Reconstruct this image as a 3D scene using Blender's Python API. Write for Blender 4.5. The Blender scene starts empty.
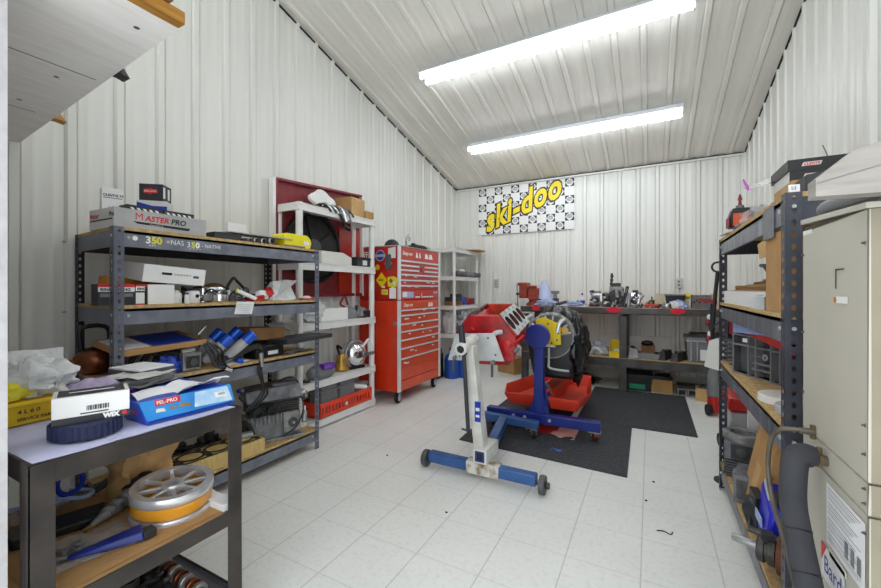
import bpy, bmesh, math, random
from mathutils import Vector, Matrix, noise
C = bpy.context.scene.collection
PI = math.pi
def lin(c):
    c = c/255.0
    return c/12.92 if c <= .04045 else ((c+.055)/1.055)**2.4
MATS = {}
def M(name, rgb, rough=.6, metal=0.0, var=.0, scale=8.0, bump=0.0, bscale=40.0, rgb2=None, alpha=1.0, emit=0.0, coat=0.0, stretch=(1,1,1), detail=3.0, thr=None):
    """procedural principled material: base colour mottled towards rgb2 by noise"""
    m = bpy.data.materials.new(name); m.use_nodes = True
    nt = m.node_tree; b = nt.nodes['Principled BSDF']
    col = (lin(rgb[0]), lin(rgb[1]), lin(rgb[2]), 1)
    b.inputs['Base Color'].default_value = col
    b.inputs['Roughness'].default_value = rough
    b.inputs['Metallic'].default_value = metal
    if coat: b.inputs['Coat Weight'].default_value = coat
    m.diffuse_color = col
    if emit:
        b.inputs['Emission Color'].default_value = col; b.inputs['Emission Strength'].default_value = emit
    if var or bump:
        tc = nt.nodes.new('ShaderNodeTexCoord'); mp = nt.nodes.new('ShaderNodeMapping')
        mp.inputs['Scale'].default_value = stretch
        nt.links.new(tc.outputs['Object'], mp.inputs['Vector'])
    if var:
        n = nt.nodes.new('ShaderNodeTexNoise'); n.inputs['Scale'].default_value = scale; n.inputs['Detail'].default_value = detail
        nt.links.new(mp.outputs['Vector'], n.inputs['Vector'])
        r = nt.nodes.new('ShaderNodeValToRGB')
        lo, hi = thr if thr else (.3, .7)
        r.color_ramp.elements[0].position = lo; r.color_ramp.elements[1].position = hi
        c2 = rgb2 if rgb2 else [max(0, v*(1-var)) for v in rgb]
        r.color_ramp.elements[0].color = (lin(c2[0]), lin(c2[1]), lin(c2[2]), 1)
        r.color_ramp.elements[1].color = col
        nt.links.new(n.outputs['Fac'], r.inputs['Fac']); nt.links.new(r.outputs['Color'], b.inputs['Base Color'])
    if bump:
        n2 = nt.nodes.new('ShaderNodeTexNoise'); n2.inputs['Scale'].default_value = bscale; n2.inputs['Detail'].default_value = 2
        nt.links.new(mp.outputs['Vector'], n2.inputs['Vector'])
        bp = nt.nodes.new('ShaderNodeBump'); bp.inputs['Strength'].default_value = bump; bp.inputs['Distance'].default_value = .01
        nt.links.new(n2.outputs['Fac'], bp.inputs['Height']); nt.links.new(bp.outputs['Normal'], b.inputs['Normal'])
    if alpha < 1:
        b.inputs['Alpha'].default_value = alpha
    MATS[name] = m
    return m

class MB:
    def __init__(s):
        s.v = []; s.f = []; s.fm = []; s.fs = []; s.mats = []; s.T = None
    def mi(s, m):
        if m not in s.mats: s.mats.append(m)
        return s.mats.index(m)
    def add(s, vs, fs, m, smooth=False):
        o = len(s.v)
        if s.T is not None: vs = [s.T @ Vector(p) for p in vs]
        s.v += [tuple(p) for p in vs]
        single = isinstance(m, str)
        k = s.mi(m) if single else None
        for i, f in enumerate(fs):
            s.f.append([o+j for j in f]); s.fm.append(k if single else s.mi(m[i])); s.fs.append(smooth)
        return s
    def box(s, x0, x1, y0, y1, z0, z1, m):
        """m: name or dict with keys x- x+ y- y+ z- z+ and *"""
        vs = [(x0,y0,z0),(x1,y0,z0),(x1,y1,z0),(x0,y1,z0),(x0,y0,z1),(x1,y0,z1),(x1,y1,z1),(x0,y1,z1)]
        fs = [(0,3,2,1),(4,5,6,7),(0,1,5,4),(2,3,7,6),(0,4,7,3),(1,2,6,5)]
        if isinstance(m, dict):
            m = [m.get(k, m['*']) for k in ('z-','z+','y-','y+','x-','x+')]
        else: m = [m]*6
        return s.add(vs, fs, m)
    def hexa(s, vs, m):
        return s.add(vs, [(0,3,2,1),(4,5,6,7),(0,1,5,4),(2,3,7,6),(0,4,7,3),(1,2,6,5)], m)
    def frame(s, d):
        d = Vector(d).normalized(); a = Vector((0,0,1)) if abs(d.z) < .9 else Vector((1,0,0))
        u = d.cross(a).normalized(); w = d.cross(u).normalized()
        return d, u, w
    def cyl(s, p0, p1, r, m, r2=None, n=16, caps=True, smooth=True):
        p0 = Vector(p0); p1 = Vector(p1); r2 = r if r2 is None else r2
        d, u, w = s.frame(p1-p0)
        vs = []
        for p, rr in ((p0, r), (p1, r2)):
            for i in range(n):
                a = 2*PI*i/n; vs.append(p + (u*math.cos(a)+w*math.sin(a))*rr)
        s.add(vs, [(i, (i+1) % n, n+(i+1) % n, n+i) for i in range(n)], m, smooth)
        if caps: s.add(vs, [tuple(range(n))[::-1], tuple(range(n, 2*n))], m)
        return s
    def lathe(s, prof, m, p=(0,0,0), d=(0,0,1), n=24, smooth=True, caps=True):
        """prof: [(radius, height)] along axis d from p"""
        p = Vector(p); d, u, w = s.frame(d); vs = []
        for r, h in prof:
            for i in range(n):
                a = 2*PI*i/n; vs.append(p + d*h + (u*math.cos(a)+w*math.sin(a))*max(r, 1e-4))
        fs = []
        for k in range(len(prof)-1):
            for i in range(n):
                j = (i+1) % n
                fs.append((k*n+i, k*n+j, (k+1)*n+j, (k+1)*n+i))
        s.add(vs, fs, m, smooth)
        if caps:
            s.add(vs[:n], [tuple(range(n))[::-1]], m); s.add(vs[-n:], [tuple(range(n))], m)
        return s
    def tube(s, pts, r, m, n=8, sub=6, caps=True):
        pts = [Vector(p) for p in pts]
        if sub > 1 and len(pts) > 2:
            q = []
            for i in range(len(pts)-1):
                a = pts[max(i-1,0)]; b = pts[i]; c = pts[i+1]; e = pts[min(i+2, len(pts)-1)]
                for k in range(sub):
                    t = k/sub
                    q.append(.5*((2*b)+(-a+c)*t+(2*a-5*b+4*c-e)*t*t+(-a+3*b-3*c+e)*t**3))
            q.append(pts[-1]); pts = q
        vs = []; u = None
        for i, p in enumerate(pts):
            d = (pts[min(i+1,len(pts)-1)]-pts[max(i-1,0)])
            if d.length < 1e-9: d = Vector((0,0,1))
            d.normalize()
            if u is None: _, u, w = s.frame(d)
            else:
                u = (u-d*u.dot(d)); u = u.normalized() if u.length > 1e-6 else s.frame(d)[1]
                w = d.cross(u)
            for k in range(n):
                a = 2*PI*k/n; vs.append(p+(u*math.cos(a)+w*math.sin(a))*r)
        fs = []
        for i in range(len(pts)-1):
            for k in range(n):
                j = (k+1) % n; fs.append((i*n+k, i*n+j, (i+1)*n+j, (i+1)*n+k))
        s.add(vs, fs, m, True)
        if caps: s.add(vs[:n], [tuple(range(n))[::-1]], m); s.add(vs[-n:], [tuple(range(n))], m)
        return s
    def prism(s, poly, o, u, v, h, m, mside=None):
        """extrude a 2-D polygon (in the plane o,u,v) by vector h"""
        o = Vector(o); u = Vector(u); v = Vector(v); h = Vector(h); n = len(poly)
        vs = [o+u*a+v*b for a, b in poly]; vs += [p+h for p in vs]
        s.add(vs, [tuple(range(n))[::-1], tuple(range(n, 2*n))], m)
        s.add(vs, [(i, (i+1) % n, n+(i+1) % n, n+i) for i in range(n)], mside or m)
        return s
    def quad(s, a, b, c, d, m): return s.add([a,b,c,d], [(0,1,2,3)], m)
    def disc(s, p, d, r, m, n=20, sx=1.0):
        p = Vector(p); d, u, w = s.frame(d)
        return s.add([p+u*math.cos(2*PI*i/n)*r*sx+w*math.sin(2*PI*i/n)*r for i in range(n)], [tuple(range(n))], m)
    def torus(s, p, d, R, r, m, n=24, k=8):
        p = Vector(p); d, u, w = s.frame(d); vs = []
        for i in range(n):
            a = 2*PI*i/n; e = u*math.cos(a)+w*math.sin(a)
            for j in range(k):
                b = 2*PI*j/k; vs.append(p+e*(R+r*math.cos(b))+d*r*math.sin(b))
        return s.add(vs, [(i*k+j, i*k+(j+1)%k, ((i+1)%n)*k+(j+1)%k, ((i+1)%n)*k+j) for i in range(n) for j in range(k)], m, True)
    def sphere(s, p, r, m, nu=16, nv=10, amp=0.0, freq=3.0, seed=0, flat=None, smooth=True):
        """ellipsoid, optionally crumpled by noise and flattened at z = flat"""
        p = Vector(p); r = Vector(r) if hasattr(r, '__len__') else Vector((r,r,r)); vs = []
        for j in range(nv+1):
            t = PI*j/nv
            for i in range(nu):
                a = 2*PI*i/nu
                e = Vector((math.sin(t)*math.cos(a), math.sin(t)*math.sin(a), math.cos(t)))
                k = 1.0
                if amp: k += amp*(noise.noise(e*freq+Vector((seed*7.1, seed*3.3, seed)))*1.4 + .5*noise.noise(e*freq*2.6+Vector((seed, 9.1, seed*2.7))))
                q = p+Vector((e.x*r.x*k, e.y*r.y*k, e.z*r.z*k))
                if flat is not None and q.z < flat: q.z = flat+(.0008*(i % 3))
                vs.append(q)
        fs = []
        for j in range(nv):
            for i in range(nu):
                k = (i+1) % nu
                fs.append((j*nu+i, (j+1)*nu+i, (j+1)*nu+k, j*nu+k))
        return s.add(vs, fs, m, smooth)
    def sheet(s, o, u, v, m, nu=10, nv=10, amp=.01, freq=6.0, seed=0, smooth=True, lift=None, th=0.0):
        """crumpled sheet over o + a*u + b*v"""
        o = Vector(o); u = Vector(u); v = Vector(v); nrm = u.cross(v).normalized(); vs = []
        for j in range(nv+1):
            for i in range(nu+1):
                a = i/nu; b = j/nv
                p = o+u*a+v*b
                h = amp*(noise.noise(p*freq+Vector((seed*3.7, seed, 2.2)))+.5*noise.noise(p*freq*2.3+Vector((seed, 5.5, seed*1.9))))
                if lift: h += lift(a, b)
                vs.append(p+nrm*h)
        w = nu+1
        fs = [(j*w+i, j*w+i+1, (j+1)*w+i+1, (j+1)*w+i) for j in range(nv) for i in range(nu)]
        return s.add(vs, fs, m, smooth)
    def text(s, t, size, o, u, v, m, bold=.0, shear=0.0, sx=1.0, align='LEFT', space=1.0, lift=.0):
        """flat lettering: baseline start o, reading along u, up v"""
        cu = bpy.data.curves.new('t', 'FONT'); cu.body = t; cu.size = size; cu.offset = bold; cu.shear = shear; cu.align_x = align
        cu.space_character = space; cu.resolution_u = 3
        ob = bpy.data.objects.new('t', cu); C.objects.link(ob)
        dg = bpy.context.evaluated_depsgraph_get()
        me = bpy.data.meshes.new_from_object(ob.evaluated_get(dg))
        o = Vector(o); u = Vector(u).normalized(); v = Vector(v).normalized(); nn = u.cross(v)
        s.add([o+u*p.co.x*sx+v*p.co.y+nn*lift for p in me.vertices], [tuple(f.vertices) for f in me.polygons], m)
        bpy.data.objects.remove(ob); bpy.data.meshes.remove(me); bpy.data.curves.remove(cu)
        return s

WL = {}
def link(name, mb, parent=None, bev=0.0, loc=None, rot=(0,0,0), local=False, seg=2):
    me = bpy.data.meshes.new(name)
    if parent is not None: base = WL[parent.name]
    elif loc is not None: base = Vector(loc)
    else:
        xs = [p[0] for p in mb.v]; ys = [p[1] for p in mb.v]; zs = [p[2] for p in mb.v]
        base = Vector(((min(xs)+max(xs))/2, (min(ys)+max(ys))/2, min(zs)))
    off = Vector((0,0,0)) if (local or (parent is not None and WL[parent.name] is None)) else base
    me.from_pydata([tuple(Vector(p)-off) for p in mb.v], [], mb.f)
    for m in mb.mats: me.materials.append(MATS[m])
    for p, k, sm in zip(me.polygons, mb.fm, mb.fs): p.material_index = k; p.use_smooth = sm
    bm = bmesh.new(); bm.from_mesh(me)
    bmesh.ops.remove_doubles(bm, verts=bm.verts, dist=1e-6)
    bmesh.ops.recalc_face_normals(bm, faces=bm.faces)
    bm.to_mesh(me); bm.free()
    me.set_sharp_from_angle(angle=math.radians(38))
    o = bpy.data.objects.new(name, me); C.objects.link(o)
    if parent is not None: o.parent = parent; WL[o.name] = WL[parent.name]
    else: o.location = base; o.rotation_euler = rot; WL[o.name] = None if (local or any(rot)) else base
    if bev:
        md = o.modifiers.new('bevel', 'BEVEL'); md.width = bev; md.segments = seg; md.limit_method = 'ANGLE'; md.angle_limit = math.radians(40)
    return o
def tag(o, label=None, cat=None, group=None, kind=None):
    if label: o['label'] = label
    if cat: o['category'] = cat
    if group: o['group'] = group
    if kind: o['kind'] = kind
    return o
def T(name, label, cat, loc=(0,0,0), rot=(0,0,0), group=None, local=False):
    o = bpy.data.objects.new(name, None); C.objects.link(o); o.location = loc; o.rotation_euler = rot
    o.empty_display_size = .05
    WL[o.name] = None if (local or any(rot)) else Vector(loc)
    return tag(o, label, cat, group)
def P(name, mb, parent, label=None, bev=0.0, seg=2):
    o = link(name, mb, parent, bev, seg=seg)
    if label: o['label'] = label
    return o
def S(name, label, cat, mb, bev=0.0, group=None, loc=None, rot=(0,0,0), local=False):
    return tag(link(name, mb, None, bev, loc, rot, local), label, cat, group)
def struct(name, mb, bev=0.0, parent=None, kind='structure'):
    o = link(name, mb, parent, bev, loc=(0,0,0) if parent is None else None)
    if parent is None: o['kind'] = kind
    return o
def dup(o, loc, rz=None, label=None, group=None):
    c = o.copy(); C.objects.link(c); c.location = loc
    if rz is not None: c.rotation_euler = (o.rotation_euler[0], o.rotation_euler[1], rz)
    if label: c['label'] = label
    if group: c['group'] = group
    for ch in o.children:
        d = ch.copy(); C.objects.link(d); d.parent = c
        for g in ch.children:
            e = g.copy(); C.objects.link(e); e.parent = d
    return c
def RZ(loc, deg): return Matrix.Translation(Vector(loc)) @ Matrix.Rotation(math.radians(deg), 4, 'Z')
def RX(deg): return Matrix.Rotation(math.radians(deg), 4, 'X')
def RY(deg): return Matrix.Rotation(math.radians(deg), 4, 'Y')

# ---------------------------------------------------------------- materials
M('wall', (234,234,228), .42, 0, .05, 1.2, stretch=(1,1,.25))
M('wall_plain', (238,239,240), .8, 0, .04, 60, bump=.5, bscale=160)
M('ceil', (244,242,234), .45, 0, .05, 1.0)
M('black_gap', (30,28,26), .8)
M('white', (238,238,236), .5)
M('offwhite', (225,224,218), .5, 0, .06, 5)
M('plastic_white', (238,238,235), .38, 0, .05, 6)
M('trim_white', (206,204,206), .6, 0, .08, 30)
M('trim_bright', (235,236,238), .3, .2, .05, 9)
M('rack', (112,115,128), .42, .15, .14, 9)
M('rack_face', (132,136,148), .42, .15, .2, 14, rgb2=(104,107,118))
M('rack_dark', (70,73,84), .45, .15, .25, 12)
M('rack_rear_shaded', (50,51,56), .5, .1, .2, 12)  # shadow on the rear posts and beams, put into a darker rack grey
M('beam_r', (138,141,150), .4, .3, .35, 9, rgb2=(86,89,98), stretch=(1,3,.6))
M('particle', (206,172,116), .8, 0, .22, 45, bump=.1)
M('particle_dk', (176,136,84), .8, 0, .3, 30)
M('card', (190,146,92), .85, 0, .12, 7, bump=.08, bscale=60)
M('card_lt', (206,166,112), .85, 0, .12, 7)
M('card_dk', (148,106,64), .85, 0, .18, 9)
M('paper', (236,236,238), .75, 0, .04, 9)
M('paper_blue', (192,200,232), .7, 0, .08, 6)
M('kraft', (200,156,102), .75, 0, .2, 9, bump=.5, bscale=18)
M('black', (22,22,24), .45, 0, .2, 12)
M('black_gloss', (16,16,18), .22, 0, .2, 12)
M('rubber', (28,28,29), .8, 0, .25, 30, bump=.15)
M('foam', (60,61,66), .9, 0, .15, 12, bump=.15)
M('char', (48,49,54), .55, 0, .15, 12)
M('grey', (128,129,132), .55, 0, .12, 10)
M('grey_dk', (88,89,92), .5, 0, .18, 10)
M('grey_lt', (186,187,188), .5, 0, .1, 10)
M('steel', (176,176,178), .32, .65, .2, 14)
M('alu', (228,229,231), .25, .55, .06, 18)
M('chrome', (226,228,232), .09, 1.0)
M('cast', (160,160,158), .5, .35, .3, 22, bump=.2, bscale=90)
M('iron', (84,82,80), .5, .4, .35, 22, bump=.2)
M('engine_grey', (132,134,138), .45, .2, .4, 14, rgb2=(84,86,90), bump=.25, bscale=60)
M('rust', (122,76,48), .8, .2, .4, 30)
M('brass', (190,148,72), .3, .7, .2, 14)
M('dull_brass', (140,120,88), .5, .5, .3, 20)
M('seam', (74,68,58), .7)
M('old_copper', (112,104,92), .45, .4, .2, 20)
M('copper', (168,98,66), .35, .85, .35, 9, rgb2=(86,62,50))
M('dark_angle', (72,66,62), .42, .35, .25, 10, rgb2=(50,46,44))
M('red', (200,32,28), .4, 0, .1, 6)
M('chest_red', (218,54,18), .32, 0, .1, 3, coat=.3)
M('chest_red2', (186,30,16), .3, 0, .12, 3, coat=.3)
M('drawer_red', (220,80,48), .35, 0, .08, 4, coat=.2)
M('drawer_red2', (202,62,50), .35, 0, .1, 4, coat=.2)
M('engine_red', (196,14,20), .3, 0, .25, 10, rgb2=(120,8,14), coat=.3)
M('engine_orange', (206,62,22), .4, 0, .3, 10, rgb2=(140,40,22))
M('vise_red', (170,66,48), .5, .1, .3, 20)
M('tray_red', (228,66,38), .42, 0, .15, 7, rgb2=(204,52,32))
M('crate_red', (236,66,36), .42, 0, .06, 8)
M('wine', (140,20,34), .5, 0, .18, 12)
M('maroon_pl', (142,44,52), .6, 0, .2, 14)
M('patch_red', (214,24,48), .75)
M('stand_blue', (58,102,164), .4, .1, .18, 7, rgb2=(44,80,134))
M('navy', (30,50,142), .35, .05, .15, 7, coat=.2)
M('royal', (28,62,176), .4, 0, .1, 7)
M('can_blue', (28,88,206), .25, .3, .1, 7)
M('jug_blue', (30,84,176), .45, 0, .1, 7)
M('plastic_blue', (38,42,206), .35, 0, .06, 7)
M('gasket_blue', (44,150,222), .4, 0, .25, 9, rgb2=(20,116,200))
M('gasket_side', (24,74,196), .4, 0, .15, 9)
M('ice', (214,230,242), .45, 0, .25, 24, rgb2=(150,196,232))
M('rag_blue', (178,194,232), .9, 0, .14, 20)
M('scrap_blue', (72,132,226), .8)
M('lav', (206,208,238), .6, 0, .06, 6)
M('shop_lav', (150,170,224), .6, 0, .1, 6)
M('stand_white', (226,228,224), .45, 0, .14, 9, rgb2=(196,194,184))
M('stand_rust', (214,212,204), .55, 0, .4, 14, rgb2=(128,104,70), thr=(.36,.56))
M('plate_grey', (206,209,210), .45, .1, .1, 10)
M('yellow', (236,206,20), .45, 0, .06, 8)
M('yellow_bin', (232,196,20), .4, 0, .1, 8, rgb2=(206,160,10))
M('hot_yellow', (244,232,20), .55, 0, .05, 8)
M('amber', (232,160,44), .2, 0, .06, 8, coat=.5)
M('logo_red', (206,36,44), .5)
M('logo_black', (20,20,22), .5)
M('logo_blue', (40,60,140), .5)
M('pleat', (34,40,74), .7)
M('cream', (222,212,186), .8, 0, .08, 9)
M('outlet', (196,196,190), .5)
M('logo_yellow', (248,220,24), .5)
M('chalk', (240,240,236), .7)
M('chalk_y', (226,218,60), .7)
M('green', (40,170,60), .5)
M('teal', (40,150,110), .5)
M('purple', (110,52,170), .45)
M('lilac', (196,180,214), .35, 0, .2, 20)
M('magenta', (196,40,190), .4)
M('pink', (238,176,166), .5)
M('bag', (244,246,246), .18, 0, .10, 30, bump=.8, bscale=26, alpha=.72)
M('bag_clear', (225,228,232), .12, 0, .15, 30, bump=.7, bscale=30, alpha=.4)
M('clear_pl', (220,224,226), .2, 0, 0, 8, alpha=.45)
M('bag_black', (20,20,22), .2, 0, .3, 10, bump=.9, bscale=16)
M('ac', (196,192,178), .42, 0, .05, 3, rgb2=(186,182,168))
M('ac_edge', (150,142,122), .5, 0, .08, 6)
M('hood', (170,165,158), .7, 0, .16, 7, rgb2=(146,141,134), stretch=(1,1,9), detail=6)
M('loft', (252,250,247), .7, 0, .1, 6, rgb2=(240,236,230), stretch=(6,1,1), detail=6)
M('lumber', (186,134,52), .75, 0, .25, 8, rgb2=(146,98,36), stretch=(10,1,10))
M('bench_top', (214,172,154), .6, 0, .3, 9, rgb2=(182,132,112))
M('bench_steel', (84,82,80), .4, .4, .3, 9)
M('wood_box', (222,190,120), .7, 0, .15, 9, stretch=(1,8,1))
M('gasket_black', (34,34,36), .5)
M('block_grey', (116,117,118), .6, .3, .2, 30)
M('concrete', (150,150,146), .95, 0, .2, 40)
M('orange_card', (206,134,44), .7, 0, .2, 8)
M('mitt', (198,200,206), .5, .2, .4, 22, rgb2=(120,124,134), bump=.8, bscale=24)
M('fan_blade', (46,46,50), .5, .2, .4, 9, rgb2=(24,24,26))
M('sticker_yel', (228,214,50), .6)
M('floor_blue_tape', (60,120,220), .7)
M('tube', (244,250,255), .5, emit=16.0)
M('fixture', (222,224,228), .4, 0, .06, 10)
M('led', (40,220,70), .4, emit=.6)
def floor_material():
    m = bpy.data.materials.new('vinyl_tile'); m.use_nodes = True; nt = m.node_tree; b = nt.nodes['Principled BSDF']
    L = nt.links.new; N = nt.nodes.new
    tc = N('ShaderNodeTexCoord')
    sp = N('ShaderNodeSeparateXYZ'); L(tc.outputs['Object'], sp.inputs[0])
    def seam(sock, off, w, soft):
        a = N('ShaderNodeMath'); a.operation = 'ADD'; a.inputs[1].default_value = off+306*.306; L(sock, a.inputs[0])
        d = N('ShaderNodeMath'); d.operation = 'PINGPONG'; d.inputs[1].default_value = .153; L(a.outputs[0], d.inputs[0])
        r = N('ShaderNodeMapRange'); r.inputs[1].default_value = 0; r.inputs[2].default_value = w; r.inputs[3].default_value = soft; r.inputs[4].default_value = 0
        L(d.outputs[0], r.inputs[0]); return r.outputs[0]
    sx = seam(sp.outputs[0], .035, .004, .5); sy = seam(sp.outputs[1], -1.24, .004, .26)
    mx = N('ShaderNodeMath'); mx.operation = 'MAXIMUM'; L(sx, mx.inputs[0]); L(sy, mx.inputs[1])
    n = N('ShaderNodeTexNoise'); n.inputs['Scale'].default_value = 42; n.inputs['Detail'].default_value = 6; L(tc.outputs['Object'], n.inputs['Vector'])
    r = N('ShaderNodeValToRGB'); r.color_ramp.elements[0].position = .3; r.color_ramp.elements[1].position = .5
    r.color_ramp.elements[0].color = (lin(229),lin(229),lin(224),1); r.color_ramp.elements[1].color = (lin(238),lin(239),lin(235),1)
    L(n.outputs['Fac'], r.inputs['Fac'])
    n3 = N('ShaderNodeTexNoise'); n3.inputs['Scale'].default_value = 2.2; n3.inputs['Detail'].default_value = 5; L(tc.outputs['Object'], n3.inputs['Vector'])
    r3 = N('ShaderNodeMapRange'); r3.inputs[1].default_value = .3; r3.inputs[2].default_value = .7; r3.inputs[3].default_value = .94; r3.inputs[4].default_value = 1.0; L(n3.outputs['Fac'], r3.inputs[0])
    m1 = N('ShaderNodeMix'); m1.data_type = 'RGBA'; m1.blend_type = 'MULTIPLY'; m1.inputs[0].default_value = 1; L(r.outputs['Color'], m1.inputs[6])
    cb = N('ShaderNodeCombineColor'); L(r3.outputs[0], cb.inputs[0]); L(r3.outputs[0], cb.inputs[1]); L(r3.outputs[0], cb.inputs[2]); L(cb.outputs[0], m1.inputs[7])
    m2 = N('ShaderNodeMix'); m2.data_type = 'RGBA'; L(mx.outputs[0], m2.inputs[0]); L(m1.outputs[2], m2.inputs[6]); m2.inputs[7].default_value = (lin(120),lin(118),lin(112),1)
    L(m2.outputs[2], b.inputs['Base Color']); b.inputs['Roughness'].default_value = .38
    MATS['vinyl_tile'] = m
floor_material()
def mat_rubber():
    m = bpy.data.materials.new('mat_rubber'); m.use_nodes = True; nt = m.node_tree; b = nt.nodes['Principled BSDF']; L = nt.links.new; N = nt.nodes.new
    tc = N('ShaderNodeTexCoord'); v = N('ShaderNodeTexVoronoi'); v.inputs['Scale'].default_value = 55; L(tc.outputs['Object'], v.inputs['Vector'])
    r = N('ShaderNodeValToRGB'); r.color_ramp.elements[0].color = (lin(74),lin(76),lin(80),1); r.color_ramp.elements[1].color = (lin(44),lin(46),lin(50),1)
    r.color_ramp.elements[0].position = .1; r.color_ramp.elements[1].position = .6
    L(v.outputs['Distance'], r.inputs['Fac']); L(r.outputs['Color'], b.inputs['Base Color'])
    bp = N('ShaderNodeBump'); bp.inputs['Strength'].default_value = .6; bp.inputs['Distance'].default_value = .004; L(v.outputs['Distance'], bp.inputs['Height']); L(bp.outputs['Normal'], b.inputs['Normal'])
    b.inputs['Roughness'].default_value = .7; MATS['mat_rubber'] = m
mat_rubber()

# ---------------------------------------------------------------- room
XL, XR, YB = -2.87, 1.02, 5.95
def cz(y): return 2.9+.233*(YB-y)
PITCH = .2286
def rib_profile(a0, a1, phase):
    """list of (position, height) of a ribbed steel sheet between a0 and a1"""
    pts = []
    k = math.floor((a0-phase)/PITCH)-1
    while phase+k*PITCH < a1+PITCH:
        c = phase+k*PITCH
        for d, h in ((-.032,0),(-.028,-.009),(-.024,0),(-.017,.014),(.017,.014),(.024,0),(.028,-.009),(.032,0),(.062,0),(.068,.0022),(.082,.0022),(.088,0),(.140,0),(.146,.0022),(.160,.0022),(.166,0)):
            if a0 <= c+d <= a1: pts.append((c+d, h))
        k += 1
    return [(a0, 0)]+pts+[(a1, 0)]
mb = MB()
for (a, h), (b, g) in zip(rib_profile(-.3, YB, 1.876), rib_profile(-.3, YB, 1.876)[1:]):
    mb.quad((XL+h,a,0),(XL+g,b,0),(XL+g,b,cz(b)),(XL+h,a,cz(a)),'wall')
struct('wall_left', mb)
mb = MB(); pr = rib_profile(XL, XR, -.142)
for (a, h), (b, g) in zip(pr, pr[1:]): mb.quad((a,YB-h,0),(b,YB-g,0),(b,YB-g,cz(YB)),(a,YB-h,cz(YB)),'wall')
struct('wall_back', mb)
mb = MB(); pr = rib_profile(2.83, YB, 2.95)
for (a, h), (b, g) in zip(pr, pr[1:]): mb.quad((XR-h,a,0),(XR-g,b,0),(XR-g,b,cz(b)),(XR-h,a,cz(a)),'wall')
mb.quad((XR,-.3,0),(XR,2.83,0),(XR,2.83,cz(2.83)),(XR,-.3,cz(-.3)),'wall_plain')
struct('wall_right', mb)
mb = MB(); pr = rib_profile(XL, XR, -.05)
for (a, h), (b, g) in zip(pr, pr[1:]): mb.quad((a,-.3,cz(-.3)-h),(b,-.3,cz(-.3)-g),(b,YB,cz(YB)-g),(a,YB,cz(YB)-h),'ceil')
struct('ceiling', mb)
mb = MB(); mb.quad((XL-.1,-.9,0),(XR+.1,-.9,0),(XR+.1,YB+.1,0),(XL-.1,YB+.1,0),'vinyl_tile'); struct('floor', mb)
mb = MB(); mb.box(-2.87,-1.325,.19,.33,0,3.0,'trim_white'); struct('wall_front', mb)
# trims: cap channel where ceiling meets walls, J-channel, dark gaps
mb = MB()
mb.box(XL,XR,YB-.035,YB-.001,cz(YB)-.045,cz(YB)-.022,'wall'); mb.box(XL,XR,YB-.03,YB-.001,cz(YB)-.02,cz(YB)-.006,'black_gap')
struct('trim_1', mb)
mb = MB(); dz = cz(.4)-cz(YB)
for x0, x1 in ((XL+.001, XL+.013),(XR-.013, XR-.001)):
    ys = [(.4,cz(.4)),(YB,cz(YB))]
    mb.hexa([(x0,.4,cz(.4)-.034),(x1,.4,cz(.4)-.034),(x1,YB,cz(YB)-.034),(x0,YB,cz(YB)-.034),(x0,.4,cz(.4)-.02),(x1,.4,cz(.4)-.02),(x1,YB,cz(YB)-.02),(x0,YB,cz(YB)-.02)],'black_gap')
struct('trim_2', mb)
mb = MB(); mb.box(XR-.03,XR-.001,2.80,2.835,0,cz(2.83)-.05,'wall'); struct('trim_3', mb)
mb = MB(); mb.box(XR-.03,XR-.002,YB-.03,YB-.004,0,cz(YB)-.05,'wall'); mb.box(XL+.002,XL+.03,YB-.03,YB-.004,0,cz(YB)-.05,'wall'); struct('trim_4', mb)
mb = MB(); mb.box(XL+.002,XL+.026,.35,YB-.05,0,.10,'offwhite'); struct('baseboard_left', mb)
mb = MB(); mb.box(XL+.03,XR-.03,YB-.026,YB-.002,0,.10,'offwhite'); struct('baseboard_back', mb)

# ---------------------------------------------------------------- ceiling lights
def light(y, label, xa=-2.13):
    t = T('fluorescent_light', label, 'light', (-.91, y, cz(y)), group='strip lights on the ceiling')
    zt = cz(y-.02)-.022
    m = MB()
    m.box(xa,.31,y-.06,y+.06,zt-.06,zt-.02,'fixture'); m.box(xa,.31,y-.025,y+.025,zt-.02,zt+.014,'fixture')
    m.prism([(-.11,-.064),(.11,-.064),(.06,-.045),(-.06,-.045)], (xa+.01,y,zt), (0,1,0),(0,0,1),(.30-xa-.01,0,0),'fixture')
    P('housing', m, t, bev=.004)
    for sgn in (-1, 1):
        m = MB(); m.cyl((xa+.02,y+sgn*.062,zt-.088),(.29,y+sgn*.062,zt-.088),.018,'tube',n=12)
        tb = P('fluorescent_tube', m, t)
        for xe in (xa+.005, .29):
            m = MB(); m.box(xe,xe+.016,y+sgn*.062-.02,y+sgn*.062+.02,zt-.112,zt-.062,'fixture'); P('tube_socket', m, tb)
light(3.47, 'long twin tube strip light nearer the camera, upper one on the sloping ceiling', -2.07)
light(4.80, 'long twin tube strip light nearer the back wall, lower one on the ceiling')
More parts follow.
